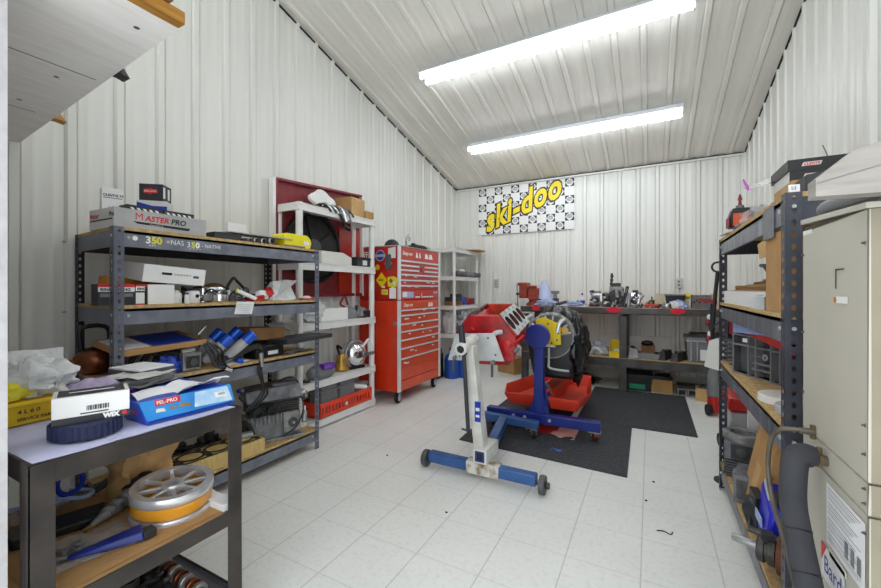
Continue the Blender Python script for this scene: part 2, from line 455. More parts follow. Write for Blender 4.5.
# ---------------------------------------------------------------- boltless steel racks
def post_mesh(x, y, sx, sy, h, m, w=.042):
    """L-angle post at corner (x,y): one flange along x (towards sx), one along y (towards sy), punched with diamond slots"""
    mb = MB(); n = int(h/.0381); p = h/n
    for (ux, uy) in ((sx,0),(0,sy)):
        for i in range(n):
            z0 = i*p; zc = z0+p/2; hw, hh = .0058, .0105
            def q(a, z): return (x+ux*a, y+uy*a, z)
            c = w*.52
            top, bot = q(c,zc+hh), q(c,zc-hh)
            L1, L2 = q(c-hw,zc+hh*.4), q(c-hw,zc-hh*.4); R1, R2 = q(c+hw,zc+hh*.4), q(c+hw,zc-hh*.4)
            mb.add([q(0,z0), q(c,z0), bot, L2, L1, top, q(c,z0+p), q(0,z0+p)], [tuple(range(8))], m)
            mb.add([q(c,z0), q(w,z0), q(w,z0+p), q(c,z0+p), top, R1, R2, bot], [tuple(range(8))], m)
    return mb
def rack(label, x0, x1, y0, y1, zs, face, face_m, post_m, rear_m, beam_m, writing=None, skew=0.0):
    """face: +1 when the aisle is on the +x side"""
    t = T('shelving_rack', label, 'shelving', ((x0+x1)/2,(y0+y1)/2,0))
    xf, xb = (x1, x0) if face > 0 else (x0, x1)
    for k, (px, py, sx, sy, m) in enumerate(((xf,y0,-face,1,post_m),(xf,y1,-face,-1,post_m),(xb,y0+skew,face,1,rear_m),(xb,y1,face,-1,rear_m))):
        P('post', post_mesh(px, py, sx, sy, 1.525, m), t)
    for i, z in enumerate(zs):
        b = MB(); ya_ = y0+.004; yb_ = y0+.004+skew; b.hexa([(x0+.004,yb_,z-.016),(x1-.004,ya_,z-.016),(x1-.004,y1-.004,z-.016),(x0+.004,y1-.004,z-.016),(x0+.004,yb_,z),(x1-.004,ya_,z),(x1-.004,y1-.004,z),(x0+.004,y1-.004,z)],'particle'); P('shelf_board', b, t)
        e = .006*face
        b = MB(); b.box(min(xf-e,xf-e*3),max(xf-e,xf-e*3),y0+.01,y1-.01,z-.095,z-.017,beam_m)
        b.box(min(xf-e,xf-e*6),max(xf-e,xf-e*6),y0+.01,y1-.01,z-.030,z-.0165,beam_m)
        for yy in (y0+.06,y1-.06): b.cyl((xf-e*1.2,yy,z-.05),(xf+e*.4,yy,z-.05),.007,'grey_lt',n=10)
        if writing and i == len(zs)-1: writing(b, xf-e)
        P('beam', b, t)
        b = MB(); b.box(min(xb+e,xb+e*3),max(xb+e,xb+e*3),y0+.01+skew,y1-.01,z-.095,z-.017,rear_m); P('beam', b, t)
        for yy, s in ((y0,1),(y1,-1)):
            k_ = skew if s > 0 else 0; p_, q_ = min(yy+s*.006,yy+s*.018), max(yy+s*.006,yy+s*.018); b = MB(); b.hexa([(x0+.01,p_+k_,z-.095),(x1-.01,p_,z-.095),(x1-.01,q_,z-.095),(x0+.01,q_+k_,z-.095),(x0+.01,p_+k_,z-.017),(x1-.01,p_,z-.017),(x1-.01,q_,z-.017),(x0+.01,q_+k_,z-.017)],post_m)
            for xx in (x0+.022,x1-.022): b.cyl((xx,yy-s*.004,z-.045),(xx,yy+s*.008,z-.045),.006,'grey_lt',n=10)
            P('end_beam', b, t)
    return t
LZ = (.155,.757,1.142,1.525)
def chalk(b, xf):
    xx = xf+.0008
    b.text('3', .050, (xx,1.045,1.456),(0,1,0),(0,0,1),'chalk',bold=.0015); b.text('50', .050, (xx,1.072,1.456),(0,1,0),(0,0,1),'chalk_y',bold=.0022)
    b.text('=NAS', .036, (xx,1.142,1.460),(0,1,0),(0,0,1),'chalk')
    b.text('3', .044, (xx,1.245,1.454),(0,1,0),(0,0,1),'chalk'); b.text('5', .044, (xx,1.270,1.454),(0,1,0),(0,0,1),'chalk_y',bold=.0015); b.text('0', .044, (xx,1.294,1.454),(0,1,0),(0,0,1),'chalk',bold=.002)
    b.text('- NATIVE', .028, (xx,1.328,1.460),(0,1,0),(0,0,1),'chalk')
    b.text('...', .05, (xx,1.06,1.443),(0,1,0),(0,0,1),'chalk'); b.text('- - - -', .03, (xx,1.26,1.440),(0,1,0),(0,0,1),'chalk')
    b.disc((xx,1.0,1.475),(1,0,0),.012,'chalk')
rack('grey boltless steel rack along the left wall with chalked 350 on its top beam', -2.83,-2.25,.91,2.22, LZ, 1,'rack_face','rack','rack_rear_shaded','rack_face', chalk, skew=.055)
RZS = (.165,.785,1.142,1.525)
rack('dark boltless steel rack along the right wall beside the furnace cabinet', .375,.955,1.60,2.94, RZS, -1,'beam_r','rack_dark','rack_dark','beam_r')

# ---------------------------------------------------------------- generic boxes
def cbox(name, label, cat, c, size, rz, m, group=None, extra=None, bev=.002, tilt=None):
    """a box standing on c (base centre), turned rz degrees; extra(mb, w, d, h) draws print on it; local frame"""
    w, d, h = size; mb = MB(); mb.box(-w/2,w/2,-d/2,d/2,0,h,m)
    if extra: extra(mb, w, d, h)
    rot = (math.radians(tilt[0]) if tilt else 0, math.radians(tilt[1]) if tilt else 0, math.radians(rz))
    return S(name, label, cat, mb, bev, group, loc=c, rot=rot, local=True)

# ---------------------------------------------------------------- left rack, top shelf
z = 1.525
def mpro(mb, w, d, h):
    # front is +x, near end is -y
    xx = w/2+.001; U, V = (0,1,0), (0,0,1)
    mb.text('M', .052, (xx,-.138,.050), U, V, 'logo_red', shear=.0)
    mb.text('ASTER', .040, (xx,-.092,.050), U, V, 'logo_red', bold=.0012, shear=.2)
    mb.text('PRO', .040, (xx,.032,.050), U, V, 'logo_black', bold=.0012, shear=.2)
    mb.hexa([(xx-.001,-.125,.030),(xx,-.125,.030),(xx,.125,.024),(xx-.001,.125,.024),(xx-.001,-.145,.041),(xx,-.145,.041),(xx,.135,.038),(xx-.001,.135,.038)],'logo_black')
    mb.text('G A S K E T S', .011, (xx+.0006,-.07,.0275), U, V, 'white')
    yy = -d/2-.001; U = (1,0,0)
    mb.text('Master', .034, (-w/2+.012,yy,.055), U, V, 'logo_red', bold=.001); mb.text('Pro', .034, (w/2-.045,yy,.055), U, V, 'logo_black', bold=.001)
    mb.box(-w/2+.014,w/2-.012,yy-.0004,yy,.04,.047,'logo_black')
cbox('gasket_box','long grey gasket carton with red and black lettering on the top shelf','box',(-2.43,1.155,z),(.26,.45,.10),0,{'*':'grey_lt','x+':'grey_lt','y-':'offwhite'},extra=mpro)
def chk(mb, w, d, h):
    for k in range(11):
        y = -d/2+.012+k*(d-.02)/11
        if k == 5: continue
        mb.hexa([(w/2,y+.010,.004),(w/2+.001,y+.010,.004),(w/2+.001,y+.024,.004),(w/2,y+.024,.004),(w/2,y,.016),(w/2+.001,y,.016),(w/2+.001,y+.014,.016),(w/2,y+.014,.016)],'white')
    mb.box(w/2,w/2+.0012,.0,.006,0,h,'black_gloss')
cbox('gasket_box','flat black box with white slanted dashes lying on the long grey gasket carton','box',(-2.41,1.165,z+.1005),(.15,.33,.028),0,'char',extra=chk)
def blu(mb, w, d, h):
    mb.box(w/2,w/2+.001,-d/2,d/2,0,h*.45,'royal'); mb.hexa([(w/2,-d/2,h*.45),(w/2+.001,-d/2,h*.45),(w/2+.001,-d/2,h*.45),(w/2,-d/2,h*.45),(w/2,-d/2,h*.8),(w/2+.001,-d/2,h*.8),(w/2+.001,.0,h*.45),(w/2,.0,h*.45)],'royal')
cbox('parts_box','white and blue flat parts box under the small black box with red oval','box',(-2.44,1.18,z+.129),(.11,.14,.052),-42,'offwhite',extra=blu)
def oval(mb, w, d, h):
    xx = w/2+.0012
    mb.disc((w/2+.0008,-.004,h*.58),(1,0,0),.017,'logo_red',n=24,sx=1); 
    mb.hexa([(w/2,-.035,h*.46),(xx,-.035,h*.46),(xx,.032,h*.46),(w/2,.032,h*.46),(w/2,-.035,h*.7),(xx,-.035,h*.7),(xx,.032,h*.7),(w/2,.032,h*.7)],'logo_red')
    mb.text('MELLING', .015, (xx+.0004,-.033,h*.53),(0,1,0),(0,0,1),'pink',bold=.0006)
    yy = d/2
    for a in (-.03,.022): mb.box(a,a+.022,yy,yy+.001,h*.2,h*.85,'white')
cbox('parts_box','small black parts box with a red oval logo, topmost of its stack','box',(-2.45,1.185,z+.1815),(.10,.115,.094),-50,'char',extra=oval)
def clev(mb, w, d, h):
    xx = w/2+.001
    mb.text('CLEVITE 77', .0165, (xx,-d/2+.004,h*.62),(0,1,0),(0,0,1),'logo_black',bold=.0006)
    mb.box(w/2,xx,-d/2+.005,d/2-.004,h*.54,h*.565,'logo_black'); mb.text('. . . ', .03, (xx,-.02,h*.15),(0,1,0),(0,0,1),'logo_black')
cbox('bearing_box','small white bearing box lettered CLEVITE 77 on the gasket carton','box',(-2.46,.985,z+.1005),(.075,.085,.112),-14,'white',extra=clev)
cbox('parts_tray','flat charcoal lidded parts box lying on the rack top shelf','box',(-2.41,1.53,z),(.2,.17,.046),-3,'char')
cbox('label_card','white card box standing behind the flat charcoal box','box',(-2.56,1.74,z),(.05,.14,.155),0,'white')
m = MB(); m.box(-.10,.11,-.22,.24,0,.006,'grey_lt')
S('sheet_metal_plate','thin grey metal plate resting on a row of piston tubes','metal plate',m,0,loc=(-2.42,1.78,z+.062),rot=(0,math.radians(3),math.radians(-3)),local=True)
for k, (yy, r) in enumerate(((1.675,.016),(1.725,.02),(1.782,.022),(1.85,.029))):
    m = MB(); m.lathe([(r*.72,.16),(r*.72,0.0),(r,0),(r,.155),(r*.72,.16)],'steel',(-2.31-.16,yy,z+r+.001),(1,0,0),n=16,caps=False)
    m.disc((-2.36,yy,z+r+.001),(1,0,0),r*.72,'black')
    S('steel_sleeve',['thin steel sleeve beside the charcoal box','second steel sleeve from the charcoal box','third steel sleeve under the metal plate','widest steel sleeve next to the yellow case'][k],'sleeve',m,0,group='steel sleeves under the plate')
m = MB(); m.prism([(-.12,0),(.115,0),(.135,.05),(.12,.085),(.09,.105),(-.10,.105),(-.12,.09)],(-2.47,2.07,z),(0,1,0),(0,0,1),(.16,0,0),'hot_yellow')
y_ = S('tool_case','bright yellow plastic case on the rack top shelf, far end','case',m,.006)
m = MB(); m.box(-2.309,-2.3085,2.125,2.175,1.555,1.585,'paper'); P('paper_label', m, y_)
m = MB(); m.cyl((-2.29,1.93,z+.009),(-2.275,2.10,z+.009),.008,'grey'); S('steel_rod','short grey rod lying in front of the yellow case','rod',m)
m = MB(); m.tube([(-2.4,1.40,z+.01),(-2.5,1.47,z+.05),(-2.55,1.60,z+.058),(-2.5,1.66,z+.01)],.004,'black'); S('wire','thin black wire bowed behind the charcoal box','wire',m)

# ---------------------------------------------------------------- left rack, second shelf
z = 1.142
def rb(mb, w, d, h):
    xx = w/2+.001
    mb.box(w/2,xx,-d/2,d/2,h*.86,h,'logo_red'); mb.box(w/2,xx,-d/2,d/2,h*.64,h*.86,'white'); mb.box(w/2,xx,-d/2+.008,d/2-.008,h*.40,h*.56,'grey')
    mb.text('RING', .02, (xx+.0004,-d/2+.008,h*.68),(0,1,0),(0,0,1),'logo_black',bold=.0008)
b0 = cbox('piston_ring_box','black and red ring box nearest the near post, second shelf','box',(-2.335,.905,z),(.07,.074,.104),0,{'*':'char','z+':'logo_red'},group='ring boxes on the second shelf',extra=rb)
dup(b0,(-2.335,.981,z),0,'middle black and red ring box behind the near post')
def rb2(mb, w, d, h):
    xx = w/2+.001
    mb.box(w/2,xx,-d/2,d/2,h*.9,h,'logo_red'); mb.box(w/2,xx,-d/2,d*.32,h*.68,h*.9,'white'); mb.box(w/2,xx,-d/2,d*.28,.0,h*.6,'white'); mb.box(w/2,xx+.0005,-d/2,d*.28,0,h*.06,'logo_red')
    mb.text('RING', .016, (xx+.0004,-d/2+.006,h*.73),(0,1,0),(0,0,1),'logo_black',bold=.0008)
cbox('piston_ring_box','black ring box with white label next to the white cube carton','box',(-2.335,1.047,z),(.07,.05,.104),0,{'*':'black','z+':'logo_red'},group='ring boxes on the second shelf',extra=rb2)
m = MB(); m.hexa([(-2.62,.97,z+.002),(-2.47,.97,z+.002),(-2.47,1.24,z+.002),(-2.62,1.24,z+.002),(-2.56,.97,z+.15),(-2.47,.97,z+.15),(-2.44,1.24,z+.115),(-2.56,1.24,z+.115)],'orange_card')
S('orange_carton','slumped orange cardboard carton behind the ring boxes','box',m,.002)
cbox('white_carton','plain white cube carton on the second shelf','box',(-2.35,1.142,z),(.10,.13,.104),0,'white')
def wl(mb, w, d, h):
    xx = w/2+.001
    mb.box(w/2,xx,-.07,-.02,h*.48,h*.62,'logo_black'); mb.text('ENGINE PARTS', .013, (xx,-.01,h*.5),(0,1,0),(0,0,1),'grey_dk'); mb.box(w/2,xx,.09,.12,h*.42,h*.56,'grey_dk')
cbox('white_carton','large flat white carton tilted on top of the cube carton','box',(-2.42,1.215,z+.122),(.24,.31,.092),-3,'white',extra=wl,tilt=(-4,6))
def bottle(x, y, z, r, h, label, acc):
    m = MB(); m.lathe([(r*.96,0),(r,.004),(r,h*.8),(r*.9,h*.86),(r*.5,h*.9),(r*.5,h)],'plastic_white',(x,y,z),n=20)
    o = S('plastic_bottle',label,'bottle',m)
    m = MB(); m.lathe([(r*.62,h*.9),(r*.62,h*1.04),(r*.3,h*1.06)],acc,(x,y,z),n=16); P('bottle_cap', m, o)
    return o
bottle(-2.35,1.238,z,.030,.068,'squat white plastic bottle beside the white cube carton','white')
bottle(-2.30,1.272,z,.013,.056,'tiny blue topped bottle between the two white bottles','royal')
o = bottle(-2.34,1.325,z,.036,.08,'squat white bottle with black spot next to the blue topped bottle','char')
m = MB(); m.disc((-2.302,1.33,z+.04),(1,0,.0),.011,'black'); P('bottle_mark', m, o)
def carb(m, c, s, seed, a='cast', b='alu', c2='black'):
    """a small cluster of castings, throats, studs and fittings"""
    r = random.Random(seed); x, y, z = c
    m.box(x-.5*s,x+.5*s,y-.6*s,y+.6*s,z+.1*s,z+.55*s,a)
    m.cyl((x,y-.35*s,z),(x,y-.35*s,z+1.0*s),.33*s,b,n=14); m.cyl((x,y+.35*s,z),(x,y+.35*s,z+.9*s),.33*s,a,n=14)
    m.cyl((x,y-.35*s,z+1.0*s),(x,y-.35*s,z+1.002*s),.26*s,c2,n=14); m.cyl((x,y+.35*s,z+.9*s),(x,y+.35*s,z+.902*s),.26*s,c2,n=14)
    m.cyl((x+.3*s,y-.9*s,z+.35*s),(x+.3*s,y+.9*s,z+.35*s),.10*s,b,n=10)
    m.cyl((x-.1*s,y,z+.5*s),(x+.75*s,y,z+.35*s),.17*s,b,n=12); m.cyl((x+.75*s,y,z+.35*s),(x+.76*s,y,z+.35*s),.11*s,c2,n=12)
    for k in range(5):
        m.cyl((x+r.uniform(-.5,.5)*s,y+r.uniform(-.7,.7)*s,z+.5*s),(x+r.uniform(-.5,.6)*s,y+r.uniform(-.8,.8)*s,z+r.uniform(.7,1.2)*s),r.uniform(.04,.09)*s,r.choice([a,b,c2]),n=8)
    m.tube([(x+.4*s,y-.5*s,z+.6*s),(x+.7*s,y-.2*s,z+.95*s),(x+.5*s,y+.4*s,z+.7*s)],.06*s,c2,n=6)
m = MB(); carb(m,(-2.40,1.45,z),.085,1,'cast','chrome'); m.sphere((-2.42,1.50,z+.075),(.06,.075,.045),'chrome',flat=z+.05); S('carburettor','bright metal carburettor with domed cover beside the white bottles','carburettor',m,.001)
m = MB(); m.lathe([(.048,0),(.05,.004),(.05,.016),(.046,.02),(.05,.024),(.05,.046),(.03,.05),(.03,.02)],'chrome',(-2.33,1.48,z),n=24); S('chrome_pulley','small chrome pulley at the shelf edge in front of the carburettor','pulley',m)
m = MB(); carb(m,(-2.40,1.615,z),.075,2,'grey_dk','steel'); m.tube([(-2.40,1.56,z+.07),(-2.38,1.60,z+.15),(-2.42,1.66,z+.13),(-2.40,1.72,z+.06)],.009,'black'); S('throttle_casting','dark throttle body with looping black hose on the second shelf','engine part',m,.001)
m = MB(); carb(m,(-2.50,1.42,z),.10,41,'iron','grey'); carb(m,(-2.50,1.58,z),.10,42,'grey_dk','steel'); S('spare_castings','grey and black metal castings heaped at the back of the second shelf','engine part',m,.001)
m = MB(); m.tube([(-2.42,1.69,z+.02),(-2.40,1.71,z+.08),(-2.44,1.745,z+.03)],.016,'grey_dk'); m.cyl((-2.45,1.66,z+.03),(-2.36,1.80,z+.03),.02,'iron'); S('metal_bracket','dark curved metal bracket behind the hanging paper tag','bracket',m)
m = MB(); m.cyl((-2.33,1.60,z+.07),(-2.27,1.69,z+.016),.013,'white'); m.cyl((-2.335,1.592,z+.074),(-2.33,1.60,z+.07),.014,'sticker_yel'); S('glue_tube','slim white tube with yellow end leaning toward the shelf edge','tube',m)
m = MB(); m.sheet((-2.30,1.535,z+.006),(0,.12,-.006),(.058,0,-.002),'paper',6,4,.004,20); m.sheet((-2.243,1.535,z+.003),(.003,.12,-.006),(.004,-.022,-.075),'paper',6,6,.003,20,th=0)
for k in range(5): m.hexa([(-2.238,1.538-.003*k,z-.014-.012*k),(-2.2375,1.538-.003*k,z-.014-.012*k),(-2.2345,1.63-.003*k,z-.018-.012*k),(-2.235,1.63-.003*k,z-.018-.012*k),(-2.238,1.538-.003*k,z-.012-.012*k),(-2.2375,1.538-.003*k,z-.012-.012*k),(-2.2345,1.63-.003*k,z-.016-.012*k),(-2.235,1.63-.003*k,z-.016-.012*k)],'grey_lt')
S('parts_tag','white printed paper tag hanging over the second shelf edge','paper tag',m)
m = MB(); m.box(-.04,.04,-.045,.045,0,.018,'red'); m.cyl((-.02,-.05,.02),(.03,.05,.03),.012,'red'); S('red_bracket','small red metal part beside the hanging paper tag','engine part',m,.003,loc=(-2.34,1.735,z),rot=(0,0,.3),local=True)
m = MB(); m.sphere((-2.37,1.80,z+.036),(.05,.055,.036),'white',amp=.35,seed=4,flat=z); S('crumpled_wrapper','crumpled white wrapper behind the small red part','wrapper',m)
m = MB(); m.sphere((-2.35,1.845,z+.05),(.04,.03,.045),'red',amp=.3,seed=5,flat=z); S('red_fitting','red fitting standing just before the clear plastic bag','fitting',m)
m = MB(); m.hexa([(-2.44,1.83,z+.001),(-2.28,1.83,z+.001),(-2.28,2.04,z+.001),(-2.44,2.04,z+.001),(-2.42,1.90,z+.12),(-2.38,1.90,z+.14),(-2.37,2.03,z+.15),(-2.42,2.03,z+.12)],'bag')
m.sheet((-2.44,1.83,z+.002),(.17,0,.0),(.05,.16,.14),'bag',10,10,.02,18,3); S('zip_bag','clear crumpled plastic parts bag leaning on the second shelf','plastic bag',m,.006)
m = MB(); m.sheet((-2.35,1.86,z+.003),(.08,0,.004),(0,.22,.006),'paper',8,8,.012,18,2); S('paper_sheet','crumpled white paper lying at the shelf edge under the plastic bag','paper',m)
m = MB(); m.cyl((-2.30,2.135,z),(-2.30,2.135,z+.012),.05,'red',n=24); m.sphere((-2.30,2.14,z+.012),(.04,.035,.018),'white',flat=z+.012,amp=.2,seed=3); S('red_dish','round red lid with a white rag at the far end of the second shelf','lid',m)
m = MB(); m.box(-2.50,-2.42,1.93,2.10,z,z+.10,'char'); S('black_carton','black box standing behind the clear parts bag','box',m,.003)

# ---------------------------------------------------------------- left rack, third shelf
z = .757
m = MB(); m.hexa([(-.15,-.21,0),(.15,-.21,0),(.15,.21,0),(-.15,.21,0),(-.15,-.21,.03),(.15,-.21,.03),(.15,.21,.03),(-.15,.21,.03)],'card'); m.box(-.14,.14,-.06,.17,.0301,.0312,'royal'); m.box(-.12,.13,-.2,-.07,.0301,.0314,'paper')
S('flat_carton','flat cardboard box with blue print propped on black hoses, third shelf','box',m,.002,loc=(-2.43,1.16,z+.155),rot=(math.radians(2),math.radians(7),0),local=True)
m = MB(); m.sphere((0,0,.075),(.095,.095,.075),'copper',20,12,flat=.0)
o = S('copper_horn','round tarnished copper housing with a black handle behind the near post','housing',m,loc=(-2.68,1.0,z),local=True)
m = MB(); m.tube([(-.02,-.05,.12),(-.02,-.06,.24),(-.01,.0,.265),(0,.06,.24),(0,.06,.13)],.012,'black'); P('handle', m, o)
m = MB(); m.cyl((.0,-.14,.09),(.0,-.09,.08),.014,'brass'); P('spout', m, o)
m = MB()
for k in range(4): m.tube([(-2.42+.03*k,1.02+.05*k,z+.02),(-2.36,1.06+.05*k,z+.13-.01*k),(-2.34,1.16+.04*k,z+.1),(-2.33,1.20+.04*k,z+.02)],.014,'rubber')
S('rubber_hose','bundle of bent black rubber hose under the cardboard panel','hose',m)
m = MB(); carb(m,(-2.38,1.08,z),.075,7,'iron','steel'); S('metal_linkage','dirty metal linkage in front of the copper housing','engine part',m,.001)
m = MB(); m.sphere((-2.33,1.19,z+.045),(.05,.075,.05),'royal',20,14,amp=.4,seed=8,flat=z,freq=2.5); S('blue_rag','crumpled blue rag between hoses on the third shelf','rag',m)
m = MB(); m.box(-2.46,-2.37,1.20,1.33,z,z+.13,'black'); m.cyl((-2.41,1.22,z+.13),(-2.41,1.32,z+.13),.03,'black'); S('ignition_coil','black coil housing behind the silver box, third shelf','engine part',m,.006)
m = MB(); m.box(-2.40,-2.29,1.245,1.345,z+.005,z+.105,'cast'); m.box(-2.289,-2.287,1.26,1.335,z+.02,z+.085,'char'); m.cyl((-2.29,1.30,z+.05),(-2.28,1.30,z+.05),.022,'grey_dk'); m.cyl((-2.35,1.26,z+.1),(-2.35,1.33,z+.11),.03,'alu')
S('silver_carburettor','boxy silver carburettor beside the blue capped cylinders','carburettor',m,.004)
def shock(y, x, L, lean, label, yaw=0.0, r=.031):
    L *= .92; m = MB(); d = Vector((.34, math.sin(lean+.12), math.cos(lean+.12)*.92)).normalized(); p = Vector((x, y, z+.012+r*.5))
    m.lathe([(r*.55,-.0),(r,.02),(r,L*.72)],'grey_lt',p,d,n=20)
    o = S('spray_cylinder',label,'cylinder',m,0,group='blue capped cylinders on the third shelf')
    m = MB(); m.lathe([(r*1.02,L*.70),(r*1.14,L*.71),(r*1.14,L),(r*1.0,L*1.02),(r*.5,L*1.021)],'can_blue',p,d,n=20); P('blue_collar', m, o)
    m = MB(); m.disc(p+d*(L*1.0225),d,r*.8,'black'); P('cap_opening', m, o)
    return o
shock(1.40,-2.36,.215,.55,'blue capped silver cylinder leaning at the left of its group of four')
shock(1.50,-2.32,.245,.62,'frontmost blue capped silver cylinder, longest of the four')
shock(1.40,-2.47,.25,.5,'blue capped cylinder at the back left of the four')
shock(1.50,-2.45,.255,.52,'blue capped cylinder at the back right of the four')
m = MB()
for k in range(4): m.tube([(-2.31,1.335+.015*k,z+.21-.02*k),(-2.27+.01*k,1.37+.02*k,z+.11),(-2.25,1.40+.02*k,z+.02),(-2.245,1.45+.02*k,z-.005-.01*k)],.0075,'black' if k % 2 else 'char')
m.cyl((-2.30,1.33,z+.20),(-2.31,1.38,z+.245),.009,'chrome'); m.cyl((-2.245,1.46,z-.01),(-2.243,1.50,z-.03),.011,'chrome')
S('cable_bundle','black control cables draped over the front of the silver cylinders','cable',m)
m = MB()
for k in range(3): m.tube([(-2.30,1.45+.01*k,z+.02+.01*k),(-2.27,1.58,z+.055+.012*k),(-2.245,1.685,z+.085+.01*k),(-2.237,1.715,z+.04),(-2.235,1.70-.01*k,z-.06),(-2.237,1.715,z-.16),(-2.24,1.69+.03*k,z-.23),(-2.25,1.60+.03*k,z-.30)],.007,'black')
m.cyl((-2.238,1.70,z+.05),(-2.236,1.705,z-.04),.014,'steel'); S('throttle_cable','black throttle cable hanging from the third shelf in front of the engine','cable',m)
m = MB(); m.lathe([(.028,0),(.03,.005),(.03,.03),(.02,.036)],'can_blue',(-2.29,1.565,z+.002),(.1,1,.12),n=18); S('blue_plug','loose blue cap lying below the silver cylinders','cap',m)
m = MB(); m.sheet((-2.36,1.49,z+.004),(.10,0,-.002),(0,.15,.004),'paper',8,8,.01,18,6); S('paper_sheet','white paper under the silver cylinders at the shelf edge','paper',m)
def flapbox(mb, w, d, h): mb.text('PARTS', .03, (w/2+.001,-.06,.03),(0,1,0),(0,0,1),'card_dk')
o = cbox('cardboard_carton','long low brown carton with an open grey flap, third shelf','box',(-2.44,1.86,z+.11),(.14,.27,.085),-4,'card_dk',tilt=(-3,0),extra=flapbox)
m = MB(); m.quad((.07,.02,.087),(.07,.14,.087),(.0,.16,.12),(.0,.02,.105),'grey_lt'); m.quad((.07,.1,.088),(.07,.20,.06),(-.02,.20,.10),(-.02,.1,.11),'offwhite'); P('flap', m, o)
m = MB(); m.box(-2.47,-2.40,1.74,1.98,z,z+.108,'black'); S('black_case','black case supporting the brown carton on the third shelf','case',m,.004)
m = MB(); m.hexa([(-.15,-.20,0),(.15,-.20,0),(.15,.21,0),(-.15,.21,0),(-.15,-.20,.035),(.15,-.20,.035),(.15,.21,.03),(-.15,.21,.03)],'char')
S('black_plate','large thin black panel jutting out of the third shelf','panel',m,.004,loc=(-2.31,2.06,z+.085),rot=(math.radians(1.5),math.radians(-3),math.radians(-3)),local=True)
m = MB(); m.box(-2.42,-2.285,1.70,1.92,z,z+.07,'black'); m.box(-2.425,-2.28,1.695,1.925,z+.07,z+.084,'black')
o = S('tool_case','black plastic tool case with a white label on the third shelf','case',m,.006)
m = MB(); m.box(-2.284,-2.2835,1.79,1.87,z+.02,z+.045,'paper'); P('paper_label', m, o)
m = MB(); m.sheet((-2.36,1.97,z+.004),(.09,0,0),(0,.19,.012),'paper',8,8,.016,18,9); S('paper_sheet','crumpled white paper under the jutting black panel','paper',m)

# ---------------------------------------------------------------- left rack, bottom shelf
z = .155
def small_engine():
    t = T('small_engine','grey twin cylinder small engine standing on the rack bottom shelf','engine',(-2.44,1.93,z),rot=(0,0,math.radians(-24)))
    # local frame: +x to the aisle, +y away
    m = MB(); m.hexa([(-.15,-.19,.02),(.13,-.19,.02),(.13,.19,.02),(-.15,.19,.02),(-.15,-.19,.16),(.13,-.19,.19),(.13,.19,.19),(-.15,.19,.16)],'engine_grey')
    for k in range(9): m.box(.13,.142,-.17+k*.03,-.155+k*.03,.13,.2,'cast')
    P('crankcase', m, t, bev=.006)
    m = MB(); m.box(-.17,.15,-.215,.215,0,.02,'cast'); P('base_plate', m, t, bev=.004)
    m = MB()
    for k in range(6): m.box(-.13,.12,-.17,.19,.195+.017*k,.205+.017*k,'iron')
    m.box(-.11,.10,-.15,.17,.18,.30,'char'); P('cylinder_fins', m, t)
    m = MB(); m.hexa([(-.15,-.20,.30),(.14,-.20,.30),(.14,.21,.30),(-.15,.21,.30),(-.15,-.17,.37),(.10,-.20,.38),(.10,.20,.40),(-.15,.20,.40)],'engine_grey')
    m.box(-.15,.142,-.202,.212,.285,.30,'char'); m.box(.03,.08,.0,.2,.39,.41,'engine_grey'); P('shroud', m, t, bev=.012)
    for yy in (-.12,-.02):
        m = MB(); m.lathe([(.036,0),(.04,.03),(.034,.034),(.04,.045),(.034,.06),(.026,.06),(.026,.02)],'black',(.11,yy,.235),(1,-.1,0),n=18); P('intake_boot', m, t)
    m = MB(); m.box(.125,.15,.06,.19,.05,.2,'cast'); m.lathe([(.035,0),(.035,.014),(.02,.02)],'iron',(.15,.13,.12),(1,0,0),n=18); m.cyl((.17,.13,.12),(.176,.13,.12),.012,'steel'); P('end_cover', m, t, bev=.004)
    m = MB(); m.tube([(.02,.05,.4),(.06,.10,.44),(.08,.17,.43),(.10,.205,.33),(.15,.21,.2),(.16,.15,.08),(.155,.05,.03)],.006,'char'); P('spark_lead', m, t)
    m = MB(); m.cyl((.0,.215,.29),(.02,.27,.31),.022,'alu'); m.cyl((.02,.27,.31),(.03,.275,.26),.014,'cast'); P('outlet_elbow', m, t)
    m = MB(); m.cyl((.14,.22,.1),(.10,.24,.17),.02,'steel'); P('exhaust_stub', m, t)
    m = MB(); m.cyl((-.08,-.21,.36),(-.03,-.20,.37),.018,'can_blue'); m.cyl((-.03,-.2,.37),(-.0,-.195,.373),.012,'alu'); P('fuel_fitting', m, t); t.scale = (.92,.92,.95)
small_engine()
def gasketbox():
    t = T('gasket_crate','pale wooden crate with a black head gasket on its lid','box',(-2.36,1.42,z),rot=(0,0,math.radians(-3)))
    m = MB(); m.box(-.11,.10,-.36,.32,0,.085,'wood_box'); P('crate_body', m, t, bev=.003)
    g = MB()
    def ring(cy, r0, r1):
        n = 24
        vs = [(math.cos(2*PI*i/n)*r*.86, cy+math.sin(2*PI*i/n)*r, .0862+h) for r, h in ((r0,0),(r1,0),(r0,.003),(r1,.003)) for i in range(n)]
        vs = [(a-.005, b, c) for a, b, c in vs]
        f = []
        for i in range(n):
            j = (i+1) % n
            f += [(2*n+i,2*n+j,3*n+j,3*n+i),(n+i,n+j,3*n+j,3*n+i),(i,j,2*n+j,2*n+i)]
        g.add(vs, f, 'gasket_black')
    for k in range(4): ring(-.245+k*.155, .062, .079)
    for sx in (-.094, .074): g.box(sx,sx+.012,-.33,.30,.0862,.089,'gasket_black')
    for k in range(5):
        yy = -.328+k*.155
        for xx in (-.07,.05): g.box(xx-.02,xx+.02,yy-.016,yy+.016,.0862,.0888,'gasket_black')
    P('head_gasket', g, t)
gasketbox()
m = MB()
for k in range(5):
    carb(m,(-2.58+.05*(k%2),1.12+.11*k,z),.085+.015*(k % 3),20+k,'black','iron')
